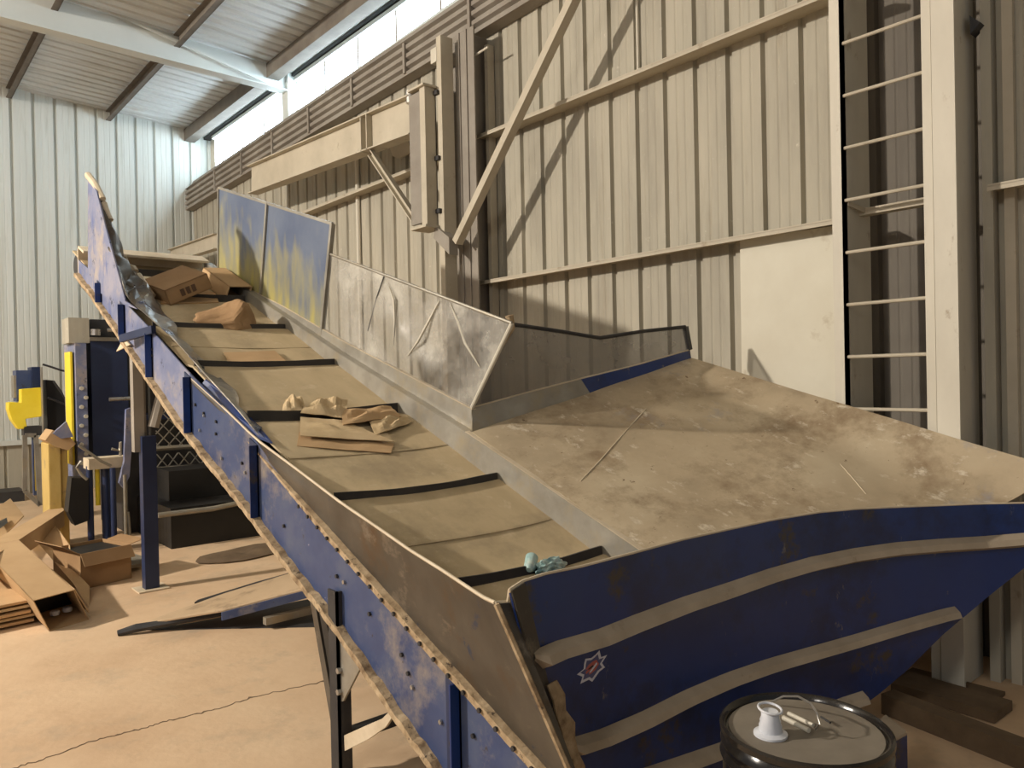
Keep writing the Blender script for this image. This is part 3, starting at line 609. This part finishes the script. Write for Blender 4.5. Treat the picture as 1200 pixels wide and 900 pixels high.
# supports
def leg(name, m, mat=m_navy, lab=None):
    o = m.build(name, mat, cv)
    if lab: o['label'] = lab
    return o
y0 = side(400,800,0).y
xl = P(0, y0, 0).x
m = MB(); m.box((xl-.03,y0-.03,0.0), (xl+.03,y0-.018,.80)); m.box((xl-.03,y0-.03,0.0), (xl-.02,y0+.05,.80)); leg('leg', m, m_dark, 'dark front leg')
m = MB().poly([side(x, y, -.02) for x, y in ((389,733),(424,779),(402,822),(393,822),(388,800))], (.01,0,0)); o = leg('leg_gusset', m, m_galv, 'grey bolted gusset plate')
for x, y in ((397,786),(397,811)): q = side(x, y, -.03); MB().tube([q-Vector((.008,0,0)), q+Vector((.01,0,0))], .013, 6).build('bolt', m_wire, o)
q0, q1 = side(367,702,.03), side(392,846,.0)
leg('brace', MB().bar(q0, q1, .05, .012, (1,0,0)), m_bare); leg('brace', MB().bar(side(374,708,.1), side(392,800,.05), .10, .01, (1,0,0)), m_black)
m = MB().poly([side(x, y, -.015) for x, y in ((403,862),(404,880),(432,866),(452,852),(461,838),(460,830),(448,842),(425,852))], (.012,0,0)); leg('curved_bracket', m, m_lip, 'tan curved steel bracket')
leg('cross_bar', MB().bar((xl,y0,.16), (xl+1.1,y0,.16), .05, .05), m_dark)
m = MB(); x2 = xl+1.1; m.box((x2-.03,y0-.03,0), (x2+.03,y0+.03,.7)); leg('leg', m, m_dark)
pb = at(177,690,'Z',0)
m = MB().box((pb.x-.055,pb.y-.05,0.01), (pb.x+.055,pb.y+.05,1.28)); leg('leg', m, m_navy, 'blue square rear leg')
MB().box((pb.x-.12,pb.y-.11,0), (pb.x+.12,pb.y+.11,.012)).build('foot_plate', m_lip, cv)
m = MB().box((pb.x-.10,pb.y+.0,1.15), (pb.x-.02,pb.y+.09,2.28)).box((pb.x-.02,pb.y+.02,1.15),(pb.x+.0,pb.y+.11,2.28)); leg('upper_post', m, m_val, 'brown grimy upper post')
m = MB().box((pb.x+.04,pb.y+.03,1.15), (pb.x+.07,pb.y+.10,2.25)); leg('upper_post', m, m_dark)
MB().tube([(pb.x+.05,pb.y,1.35),(pb.x+.12,pb.y,1.62),(pb.x+.28,pb.y,1.86)], .045, 8).build('curved_strut', m_val, cv)

# ------------------------------------------------------------------ loose things on the belt
def carton_poly(pts, ext): return MB().poly(pts, ext)
def bl_(x, y, h=0): return belt_at(x, y, h)
def prism_px(px, h0, n=.10, h1=None): ...
def tarp(name, px, h, bulge, mat, lab, cat, seed=1, th=.004, n=12, smooth=False, group=None):
    """crumpled sheet lying on the belt: four corner pixels on the belt plane"""
    q = [bl_(x, y, h) for x, y in px]
    return tag(MB().sheet(grid4(*q, n, n, lambda u, v: Vector((0,0,.004+bulge*(.4+noise.noise(Vector((u*3+seed,v*3,seed))))*(.25+math.sin(math.pi*u)*math.sin(math.pi*v))))), th).build(name, mat, smooth=smooth), lab, cat, group)
# upturned carton at head
def obox(name, c, ax, ay, az, mat, lab, cat, wall=.006, open_face=None, flaps=(), dark=None, printm=None):
    """carton from corner c with edge vectors ax, ay, az; open_face in {+x,-x,+z} is left open"""
    c, ax, ay, az = map(Vector, (c, ax, ay, az)); t = thing(name, c+(ax+ay)/2, lab, cat)
    m = MB(); ex, ey, ez = ax.normalized()*wall, ay.normalized()*wall, az.normalized()*wall
    faces = {'-x':(c,ay,az,ex),'+x':(c+ax-ex,ay,az,ex),'-y':(c,ax,az,ey),'+y':(c+ay-ey,ax,az,ey),'-z':(c,ax,ay,ez),'+z':(c+az-ez,ax,ay,ez)}
    for k, (o_, a_, b_, e_) in faces.items():
        if k != open_face: m.poly([o_, o_+a_, o_+a_+b_, o_+b_], e_)
    m.build('carton', mat, t)
    for o_, a_, b_ in flaps:
        o_, a_, b_ = Vector(o_), Vector(a_), Vector(b_); m = MB().poly([o_, o_+a_, o_+a_+b_, o_+b_], (a_.cross(b_)).normalized()*.006); m.build('flap', mat, t)
    return t
c = bl_(188,358,0); up = Vector((0,-.37,.93)); ax = Vector((.26,.06,.10)); ay = Vector((-.10,.42,.17))
c = bl_(200,358,.005)
t = obox('cardboard_box', c, Vector((.34,.09,.16)), Vector((-.10,.26,.09)), Vector((-.05,-.03,.105)), m_card2, 'brown cardboard box tipped over at the top of the belt', 'box')
qq = [bl_(x,y,.0) for x,y in ((188,357),(196,338),(225,336),(252,345),(256,356))]
m = MB().poly(qq, (0,-.01,.012)); tag(m.build('cardboard_sheet', m_card), 'flat tan cardboard piece under the tipped box at the belt top', 'cardboard')
a_ = Vector((.34,.09,.16)); b_ = Vector((-.05,-.03,.105))
m = MB()
nrm = a_.cross(b_).normalized();  nrm = nrm if nrm.y < 0 else -nrm
for k in range(3): s = c + a_*(.30+.13*k) + b_*.25 + nrm*.002; m.poly([s, s+a_*.09, s+a_*.09+b_*.45, s+b_*.45], nrm*.001)
m.build('printing', m_ink, t)
t = obox('cardboard_box', bl_(264,352,.0), Vector((.19,.0,.01)), Vector((-.03,.50,.21)), Vector((0.02,-.04,.11)), m_card, 'open tan cardboard box leaning beside the tall guard', 'box', open_face='-y')
# crumpled kraft bag
bm_ = bmesh.new(); bmesh.ops.create_icosphere(bm_, subdivisions=4, radius=1)
cB = bl_(262,372,.05); 
for v in bm_.verts:
    p = v.co.copy(); q = Vector((round(p.x*3)/3, round(p.y*3)/3, round(p.z*3)/3)); k = 1+.22*noise.noise(p*1.6+Vector((3,1,2)))+.20*noise.noise(q*3.1)
    s_ = min(1, max(0, (p.x+.7)/1.3)); hgt = lerp(.05, .20, s_*s_)
    v.co = cB + Vector((p.x*.20*k, p.y*lerp(.10,.17,s_)*k, max(p.z, -.2)*hgt*k - .02 + p.y*.06))
m = MB(); m.bm.free(); m.bm = bm_; tag(m.build('paper_bag', m_card2), 'crumpled brown paper bag on the belt below the boxes', 'bag')
g = 'torn cardboard pieces in the middle of the belt'
tarp('cardboard_scrap', [(352,500),(462,521),(458,532),(348,524)], .0, .01, m_card, 'flat rectangular cardboard piece nearest the front of the belt pile', 'cardboard', 2, group=g)
tarp('cardboard_scrap', [(352,490),(402,494),(462,519),(352,512)], .02, .02, m_kraft, 'tan sheet with folded edge under the belt pile', 'cardboard', 3, group=g)
tarp('paper_scrap', [(334,470),(352,466),(362,484),(330,486)], .015, .05, m_kraft, 'small crumpled paper at the left end of the belt pile', 'paper', 5, group=g)
tarp('paper_scrap', [(372,468),(408,470),(405,492),(352,486)], .03, .06, m_kraft, 'pale crumpled sheet on top of the belt pile', 'paper', 7, group=g)
tarp('cardboard_scrap', [(400,482),(458,478),(470,490),(402,500)], .03, .05, m_card, 'curled cardboard flap at the right of the belt pile', 'cardboard', 9, group=g)
tarp('cardboard_scrap', [(432,494),(476,488),(482,496),(440,512)], .02, .05, m_kraft, 'narrow curled strip at the far right of the belt pile', 'cardboard', 12, group=g)
t_ = tarp('cardboard_sheet', [(262,414),(322,412),(340,428),(270,430)], .006, .004, m_card, 'flat pale cardboard lying between two upper cleats', 'cardboard', 4)
# teal crumpled bottle
q = bl_(640,665,.05)
t = thing('crumpled_bottle', bl_(640,668,.0), 'crumpled pale teal plastic bottle lying against the lowest cleat', 'bottle')
a0, a1 = bl_(620,668,.03), bl_(624,650,.05)
MB().tube([a0, a0.lerp(a1,.15), a0.lerp(a1,.8), a1], [.012,.026,.028,.012], 14).build('bottle_end', m_teal, t, smooth=True)
bm_ = bmesh.new(); bmesh.ops.create_icosphere(bm_, subdivisions=4, radius=1); q = bl_(645,664,.035)
for v in bm_.verts:
    p = v.co.copy(); k = 1+.5*noise.noise(p*3+Vector((7,0,0))); v.co = q + Vector((p.x*.075*k, p.y*.03*k, max(p.z,-.8)*.035*k))
m = MB(); m.bm.free(); m.bm = bm_; m.build('crushed_body', m_teal, t)

# ================================================================== THINGS ON THE FLOOR
# black pail / drum with spout and handle
DC = (1.98, 1.10); ZT = .72; rD = .225
t = thing('steel_drum', (DC[0],DC[1],0), 'glossy black round drum with dusty grey lid, in front of the hopper', 'drum')
MB().lathe((DC[0],DC[1],0), [(0,.0),(rD-.01,.0),(rD,.01),(rD-.004,.22),(rD+.004,.235),(rD-.004,.25),(rD-.004,.46),(rD+.004,.475),(rD-.004,.49),(rD-.004,.62),(rD+.004,.635),(rD-.006,.65),(rD+.002,.672),(rD-.004,.69),(rD-.012,.70),(0,.70)], 64).build('body', m_gloss, t, smooth=True)
MB().lathe((DC[0],DC[1],ZT), [(0,-.018),(rD-.016,-.018),(rD-.012,-.004),(rD-.004,.002),(rD+.003,-.004),(rD+.003,-.018),(rD-.006,-.022),(0,-.022)], 64).build('rim', m_gloss, t, smooth=True)
MB().lathe((DC[0],DC[1],ZT-.017), [(0,.004),(rD-.022,.004),(rD-.02,.0),(0,0)], 48).build('lid', m_lid, t, smooth=True)
s = at(903,861,'Z',ZT-.012)
MB().lathe(s, [(0,0),(.045,0),(.045,.006),(.036,.010),(.033,.012),(0,.012)], 32).build('spout_flange', m_plast, t, smooth=True)
MB().lathe(s, [(.033,.010),(.030,.020),(.031,.026),(.027,.034),(.028,.040),(.024,.050),(.024,.062),(.021,.066),(0,.066)], 32).build('spout', m_plast, t, smooth=True)
MB().tube([Vector(s)+Vector((.031*math.cos(a), .031*math.sin(a), .072+.004*math.sin(a))) for a in [k*2*math.pi/20 for k in range(21)]], .0035, 8).build('spout_ring', m_plast, t, smooth=True)
h0, h1 = at(922,838,'Z',ZT), at(955,853,'Z',ZT)
hd = [at(x, y, 'Z', ZT+z) for x, y, z in ((905,822,.0),(918,816,.03),(935,816,.05),(950,824,.06),(958,836,.05),(960,848,.03),(956,854,.0))]
MB().tube(hd, .003, 8).build('bail_handle', m_wire, t, smooth=True)
MB().tube([at(918,841,'Z',ZT+.004), at(948,856,'Z',ZT+.004)], .007, 10).build('grip', m_white, t, smooth=True)
MB().tube([at(924,836,'Z',ZT+.004), at(953,850,'Z',ZT+.004)], .006, 10).build('grip', m_white, t, smooth=True)
MB().tube([at(962,840,'Z',ZT), at(973,847,'Z',ZT)], .003, 8).build('latch', m_dark, t)
a = at(866,893,'Y',DC[1]-rD*.93)
# blue box foot right of the drum and planks behind
p0 = at(1010,872,'Z',.3); 
t = thing('blue_block', (3.0,1.32,0), 'small blue steel block with a tan dusty top, right of the drum', 'block')
q = [at(x, y, 'Z', .28) for x, y in ((1008,862),(1034,874),(1063,858),(1038,838))]
MB().poly([Vector((p.x,p.y,0)) for p in q], (0,0,.27)).build('body', m_bluedk, t); MB().poly([p-Vector((0,0,.012)) for p in q], (0,0,.014)).build('top', m_ribtop, t)
t = tag(MB().bar(at(1040,822,'Z',.05), at(1215,890,'Z',.05), .10, .10).build('floor_timber', m_grime), 'long brown timber on the floor below the column', 'timber')
t = tag(MB().bar(at(1060,800,'Z',.03)+Vector((0,.02,0)), at(1190,838,'Z',.03)+Vector((0,.05,0)), .22, .05).build('floor_timber', m_grime), 'shorter dark plank against the column foot', 'timber')
# ramp plate propped on a bar
t = thing('steel_ramp', (2.1,5.6,0), 'dusty steel ramp plate propped at one end beneath the conveyor', 'ramp')
a1 = at(140,740,'Z',.03); a2 = at(262,716,'Z',.14); a3 = Vector((2.32,5.02,.26)); 
d1 = at(362,690,'Z',.28)
far1 = at(168,728,'Z',.05); 
P4 = [at(160,734,'Z',.045), at(262,717,'Z',.13), at(310,704,'Z',.19), at(366,690,'Z',.26), at(372,664,'Z',.26), at(330,676,'Z',.20), at(262,697,'Z',.13)]
MB().poly(P4, (0,0,.010)).build('plate', m_floorpl, t)
MB().poly([at(260,718,'Z',.13), at(366,690,'Z',.26), at(366,690,'Z',.26)-Vector((0,0,.055)), at(260,718,'Z',.13)-Vector((0,0,.055))], (0,.012,0)).build('edge_channel', m_blue, t)
MB().tube([at(138,742,'Z',.02), at(160,736,'Z',.04), at(262,719,'Z',.09)], [.02,.03,.015], 8).build('hook_end', m_dark, t)
MB().bar(at(310,728,'Z',.06), at(372,713,'Z',.06), .05, .05).build('prop', m_galv, t)
MB().poly([at(375,735,'Z',.0), at(375,700,'Z',.0), at(300,716,'Z',.0), at(230,730,'Z',0), at(165,739,'Z',0)], (0,0,.006)).build('base_plate', m_dark, t)  # thin dark sheet stands in for the shadow under the ramp
# floor plate strips beyond
t = tag(MB().poly([at(x, y, 'Z', .0) for x, y in ((228,708),(250,704),(345,676),(343,672),(300,684),(232,705))], (0,0,.015)).build('steel_strip', m_dark), 'thin dark strip lying on the floor plate beyond the ramp', 'strip')
# dark flattened low mound under the conveyor
rows = []
for i in range(21):
    a_ = 2*math.pi*i/20; row = []
    for j in range(8):
        r_ = j/7*(1+.35*noise.noise(Vector((math.cos(a_)*1.2, math.sin(a_)*1.2, 4)))); x_, y_ = 2.95+r_*.52*math.cos(a_), 7.55+r_*.30*math.sin(a_)
        row.append((x_, y_, .012+.05*(1-j/7)*(.5+noise.noise(Vector((x_*5,y_*5,2))))))
    rows.append(row)
tag(MB().sheet(rows, .006).build('dark_mound', m_grime, smooth=True), 'dark flattened low mound on the floor behind the blue rear leg', 'scrap')
# cardboard boxes at left
def V(x, y, z): return at(x, y, 'Z', z)
c = V(60,735,0); ax = Vector((.27,.10,0)); ay = Vector((-.30,1.15,0)).normalized()*1.0; az = Vector((-.02,0,.25))
c = Vector((.99,6.18,.0)); ax = Vector((.27,.11,0)); ay = Vector((-.16,1.25,.20)); az = Vector((-.10,-.04,.245))
t = obox('cardboard_box', c, ax, ay, az, m_card, 'long open-ended cardboard box on the floor with its dark mouth facing forward', 'box', open_face='-y',
    flaps=((c+ax+az, Vector((.10,.05,-.20)), Vector((-.05,.55,.06))),))
for dx in (.10,.19):
    MB().lathe(c+ax*(dx/.28)+ay*.15+Vector((0,0,.035)), [(0,-.02),(.03,-.015),(.035,0),(.03,.015),(0,.02)], 12).build('white_packing', m_plast, t, smooth=True)
m = MB(); m.poly([c+ay*.25+Vector((.005,0,.01)), c+ax+ay*.25+Vector((-.01,0,.01)), c+ax+az+ay*.25-Vector((.01,0,.015)), c+az+ay*.25+Vector((.01,0,-.015))], (0,.01,0)); m.build('interior_shade', m_black, t)  # black sheet stands in for the shade inside the open box
c2 = Vector((1.40,7.25,0)); 
t = obox('cardboard_box', c2, (.42,.12,0), (-.12,.48,0), (0,0,.30), m_card2, 'brown open-topped cardboard box behind the long box, full of black plastic', 'box', open_face='+z',
    flaps=((c2+Vector((.42,.12,.30)), Vector((.13,.06,.02)), Vector((-.10,.40,.0))), (c2+Vector((0,0,.30)), Vector((.42,.12,0)), Vector((.02,-.06,-.10))), (c2+Vector((0,0,.30)), Vector((-.13,.02,.08)), Vector((-.12,.48,0)))))
MB().sheet([[c2+Vector((.42,.12,0))*(.04+.92*i/6)+Vector((-.12,.48,0))*(.04+.92*j/6)+Vector((0,0,.27+.03*noise.noise(Vector((i,j,0))))) for j in range(7)] for i in range(7)], .01).build('black_plastic', m_black, t)
# torn flap box between them
c3 = V(66,655,.0)
pts = [V(48,640,.28), V(63,617,.42), V(70,622,.42), V(84,640,.36), V(84,662,.2), V(78,660,.2), V(104,686,.12), V(104,710,.0), V(92,690,.02)]
t = tag(MB().poly([V(46,638,.25), V(65,616,.34), V(82,640,.30), V(84,665,.16), V(105,688,.06), V(104,712,.0), V(86,684,.10)], (.006,.02,0)).build('cardboard_flap', m_card), 'upright torn cardboard panel between the long box and the black-filled box', 'cardboard')
# long flat box slanting
q = [V(-30,645,.32), V(70,588,.60), V(77,604,.60), V(-20,672,.32)]
q = [Vector((.72,7.6,.34)), Vector((1.42,8.9,.42)), Vector((1.56,8.80,.42)), Vector((.86,7.35,.34))]
q = [V(-25,643,.42), V(71,589,.42), V(75,598,.42), V(-12,655,.42)]
m = MB().poly(q, (.0,-.01,-.16)); tag(m.build('cardboard_box', m_card), 'long flat closed cardboard box slanting down at the left edge', 'box')
q = [V(-20,606,.30), V(12,584,.30), V(28,604,.26), V(0,632,.26)]
m = MB().poly(q, (.0,0,-.012)); o = tag(m.build('cardboard_sheet', m_card), 'loose cardboard sheet with a slot, behind the slanting flat box', 'cardboard')
q = [V(-2,612,.30), V(8,607,.30), V(9,613,.30), V(0,620,.30)]; MB().poly([p+Vector((0,0,.004)) for p in q], (0,0,.002)).build('hand_slot', m_black, o)
# stack of flattened sheets (pallet of cardboard)
t = thing('cardboard_stack', (.3,6.5,0), 'low stack of flattened cardboard on the floor at the left edge', 'cardboard stack')
for k in range(5):
    z = .02+k*.035; j = .02*math.sin(k*2.3)
    q = [V(-120,766,.0), V(40,731,.0), V(4,668,.0), V(-120,680,.0)]
    q = [Vector((p.x+j, p.y+j, z)) for p in q]; MB().poly(q, (0,0,.018)).build('flattened_sheet', m_card if k % 2 == 0 else m_kraft, t)
q = V(42,722,.0); MB().box((q.x-.12,q.y+.02,0), (q.x-.02,q.y+.3,.03)).build('pallet_block', m_card2, t)
MB().box((q.x-.9,q.y+.05,0), (q.x-.8,q.y+.3,.03)).build('pallet_block', m_card2, t)

# ================================================================== MACHINES BEHIND
YB = 9.5
def q9(x, y, Y=YB): return at(x, y, 'Y', Y)
def rect9(x0, y0, x1, y1, Y, dep, mat, name, par, lab=None, bevel=0):
    a_, b_ = q9(x0, y0, Y), q9(x1, y1, Y)
    o = MB().box((a_.x,Y,b_.z), (b_.x,Y+dep,a_.z)).build(name, mat, par, bevel=bevel)
    if lab: o['label'] = lab
    return o
t = thing('baler', (2.6,9.8,0), 'dark blue baling machine standing under the upper end of the conveyor', 'machine')
rect9(106,398,152,538,9.5,.9,m_navy,'press_column',t,'navy upright housing')
rect9(105,395,150,400,9.47,.06,m_galv,'top_trim',t)
rect9(88,402,105,566,9.46,.6,m_lav,'side_plate',t,'lavender flanged plate with a row of bolts')
for k in range(9):
    q = q9(96+(k % 2)*5, 455+k*11, 9.44); MB().tube([q, q+Vector((0,.03,0))], .022, 8).build('bolt', m_white, t)
rect9(82,412,88,545,9.52,.3,m_yellow,'yellow_stripe',t)
rect9(80,372,105,402,9.5,.35,m_clad,'breather_box',t,'tan box on the top corner')
rect9(106,374,140,396,9.6,.4,m_dark,'top_motor',t)
MB().tube([q9(112,393,9.45), q9(112,386,9.45)], .05, 10).build('cap', m_wire, t)
MB().tube([q9(126,387,9.42), q9(146,386,9.42)], .02, 8).build('rod', m_wire, t)
MB().tube([q9(128,468,9.3), q9(152,467,9.3)], .022, 8).build('rod', m_wire, t)
a_, b_ = q9(150,540,9.6), q9(345,620,9.6)
MB().box((2.35,9.6,.0), (4.0,10.9,1.30)).build('bale_chamber', m_dark, t)
MB().box((2.45,8.35,.0), (4.0,9.6,.42)).box((2.6,8.9,.42),(4.0,9.6,.75)).build('dark_area_block', m_black, t)  # black blocks stand in for the dark, shaded space under the conveyor
MB().box((2.35,9.55,1.30), (4.05,11.0,1.36)).build('chamber_rim', m_navy, t)
MB().box((2.40,10.2,1.36), (3.9,10.9,2.35)).build('feed_hopper', m_dark, t)
# lattice
f = MB(); Yl = 9.5
L0, L1 = q9(182,478,Yl), q9(252,532,Yl); xx0, xx1, zz0, zz1 = L0.x, L1.x+.1, q9(200,522,Yl).z, q9(200,475,Yl).z
k = -6
while k < 14:
    for s in (1, -1):
        # clipped diagonal
        pts = []
        x0_ = xx0 + k*.13
        for u in (0, 1):
            pass
        xa, xb = (x0_, x0_+(zz1-zz0)*.9) if s == 1 else (x0_+(zz1-zz0)*.9, x0_)
        za_, zb_ = zz0, zz1
        def clip(xa, za_, xb, zb_):
            d = (xb-xa)
            if xa < xx0: za_ += (zb_-za_)*(xx0-xa)/d; xa = xx0
            if xa > xx1: za_ += (zb_-za_)*(xx1-xa)/d; xa = xx1
            if xb < xx0: zb_ = za_+(zb_-za_)*(xx0-xa)/(xb-xa) if xb != xa else zb_; xb = xx0
            if xb > xx1: zb_ = za_+(zb_-za_)*(xx1-xa)/(xb-xa) if xb != xa else zb_; xb = xx1
            return xa, za_, xb, zb_
        if max(xa,xb) > xx0+.03 and min(xa,xb) < xx1-.03:
            r4 = clip(xa, za_, xb, zb_)
            if abs(r4[0]-r4[2]) > .02: f.bar((r4[0],Yl,r4[1]), (r4[2],Yl,r4[3]), .010, .018, (0,1,0))
    k += 1
f.build('lattice_gate', m_galv, t)['label'] = 'grey diagonal lattice guard'
f = MB(); 
for k in range(5):
    x0_ = q9(184+k*13,545,Yl).x; x1_ = q9(196+k*13,545,Yl).x; z0_, z1_ = q9(190,547,Yl).z, q9(190,532,Yl).z
    f.bar((x0_,Yl,z0_), (x1_,Yl,z1_), .010, .018, (0,1,0)); f.bar((x1_,Yl,z0_), (x0_,Yl,z1_), .010, .018, (0,1,0))
f.build('lattice_gate', m_galv, t)
MB().tube([q9(181,526,9.4), q9(243,522,9.4)], .028, 8).build('rail', m_galv, t)
MB().tube([q9(181,549,9.4), q9(246,545,9.4)], .018, 8).build('rail', m_galv, t)
MB().tube([q9(185,604,8.3), q9(250,596,8.3), q9(292,587,8.3)], .028, 8).build('rail', m_galv, t)
# hydraulic manifold in front
t = thing('hydraulic_manifold', (1.95,8.6,0), 'cluster of blue hydraulic cylinders, yellow rods and hoses beside the baler', 'hydraulics')
YH = 8.7
def cyl(x0, x1, y0, y1, mat, name, Y=YH): 
    a_, b_ = q9((x0+x1)/2, y0, Y), q9((x0+x1)/2, y1, Y); r_ = abs(q9(x1,y0,Y).x-q9(x0,y0,Y).x)/2; b_.z = max(b_.z, .0); a_.y = b_.y = Y; a_.x = b_.x
    MB().tube([b_, a_], r_, 14).build(name, mat, t, smooth=True)
cyl(120,131,548,632,m_navy,'cylinder'); cyl(131,138,548,650,m_navy,'cylinder',8.6); cyl(112,118,545,592,m_yellow,'yellow_rod'); cyl(103,111,546,640,m_navy,'cylinder'); cyl(146,150,556,640,m_galv,'pipe',8.5)
rect9(104,538,150,547,8.6,.25,m_lip,'valve_block',t,'dusty pale valve block')
MB().poly([q9(x,y,8.5) for x,y in ((148,480),(153,478),(154,530),(152,558),(145,572),(140,566),(146,540))], (0,.06,0)).build('bent_cover', m_lav, t)
for pts in ([(92,522),(104,530),(118,540),(130,546)], [(95,540),(90,548),(95,556),(102,562)], [(131,526),(140,528),(141,518),(141,534)], [(150,600),(152,625),(146,640),(148,655)], [(128,640),(138,652),(150,654),(158,664)]):
    MB().tube([q9(x, y, 8.5) for x, y in pts], .014, 8).build('hose', m_galv, t, smooth=True)
MB().poly([q9(x,y,8.65) for x,y in ((84,560),(104,560),(104,610),(88,616),(80,600))], (0,.2,0)).build('tank', m_black, t)
MB().poly([V(120,640,.03),V(166,655,.03),V(166,664,.03),V(122,672,.03)], (0,0,.03)).build('base_plate', m_galv, t)
# wooden-yellow cabinet
t = thing('yellow_cabinet', (1.65,9.6,0), 'dirty yellow upright cabinet with a dusty top beside the wire guard', 'cabinet')
Yc = 9.3
a_, b_ = q9(56,520,Yc), q9(82,600,Yc)
MB().box((a_.x,Yc,0.0), (q9(71,520,Yc).x,Yc+.4,a_.z)).build('body', m_yold, t, bevel=.01)
MB().box((q9(71,520,Yc).x,Yc+.03,0.0), (b_.x,Yc+.4,a_.z-.06)).build('side_panel', m_yold, t, bevel=.01)
MB().poly([q9(x,y,Yc-.05) for x,y in ((53,516),(62,504),(82,512),(89,520),(80,528),(66,524))], (0,.4,0)).build('dusty_top', m_card, t)
MB().poly([q9(x,y,Yc-.08) for x,y in ((62,508),(78,494),(86,512),(72,514))], (0,.06,0)).build('blue_cloth', m_lav, t)
# guarded twister unit far back
t = thing('wire_tying_unit', (1.75,12.0,0), 'wire tying unit with bright yellow curved guard and blue motor at far left', 'machine')
Yt = 11.2
g_ = [(10,472),(14,471),(25,472),(25,456),(48,454),(49,488),(30,491),(32,502),(22,503),(14,492),(10,480)]
MB().poly([q9(x,y,Yt) for x,y in g_], (0,.25,0)).build('yellow_guard', m_yellow, t, bevel=.006)
rect9(19,434,37,470,Yt+.2,.3,m_blue,'motor',t,'blue motor housing'); rect9(37,430,48,455,Yt+.15,.3,m_navy,'gearbox',t)
rect9(16,440,20,466,Yt+.22,.2,m_galv,'motor_fins',t)
rect9(49,430,54,592,Yt-.1,.12,m_galv,'post',t,'tall grey post')
MB().poly([q9(x,y,Yt-.05) for x,y in ((54,445),(64,446),(80,474),(82,480),(80,492),(70,505),(56,508))], (0,.3,0)).build('dark_bracket', m_black, t)
for pts in ([(63,447),(72,460),(80,474),(83,490)], [(50,427),(60,430),(72,434),(82,436)], [(56,466),(66,470),(76,474),(84,476),(88,471)]):
    MB().tube([q9(x, y, Yt-.12) for x, y in pts], .013, 8).build('cable', m_dark, t, smooth=True)
rect9(28,500,49,510,Yt,.2,m_dark,'base_block',t); rect9(38,506,47,580,Yt+.1,.1,m_blue,'leg',t); 
f = MB(); 
pp = [q9(x, y, Yt) for x, y in ((29,510),(42,510),(47,592),(29,575))]
for a_, b_ in zip(pp, pp[1:]+pp[:1]): f.bar(a_, b_, .05, .05, (0,1,0))
f.build('frame', m_galv, t); 
rect9(40,510,43,575,Yt+.05,.03,m_yellow,'yellow_strip',t)
tag(MB().box((.9,13.6,0.0), (1.9,14.1,.16)).build('floor_skid', m_dark), 'low dark skid on the floor against the back wall', 'skid')

# ================================================================== CAMERA, LIGHT, WORLD
cam = bpy.data.cameras.new('camera'); co = bpy.data.objects.new('camera', cam); COL.objects.link(co); SC.camera = co
cam.sensor_width = 36; cam.lens = 36*F/1200; cam.clip_start = .05
co.matrix_world = Matrix(((cr.x,cu.x,-cf.x,EYE.x),(cr.y,cu.y,-cf.y,EYE.y),(cr.z,cu.z,-cf.z,EYE.z),(0,0,0,1)))
def area(name, loc, tgt, size, power, col):
    l = bpy.data.lights.new(name, 'AREA'); l.shape = 'DISK'; l.size = size; l.energy = power; l.color = col
    o = bpy.data.objects.new(name, l); COL.objects.link(o); o.location = loc; o.rotation_euler = (Vector(tgt)-Vector(loc)).to_track_quat('-Z', 'Y').to_euler(); return o
area('hall_floodlight', (-6.5,8.2,5.9), (2.5,4.5,1), .35, 1700, (1,.90,.78))
area('entrance_floodlight', (-5.5,.3,5.2), (3.5,1.5,1), 1.2, 190, (1,.93,.84))
w = bpy.data.worlds.new('world'); SC.world = w; w.use_nodes = True
bg = w.node_tree.nodes['Background']; bg.inputs[0].default_value = (.82,.90,1,1); bg.inputs[1].default_value = .30
vs = SC.view_settings; vs.view_transform = 'Standard'; vs.look = 'None'; vs.gamma = 1; vs.exposure = -.45; vs.use_curve_mapping = False
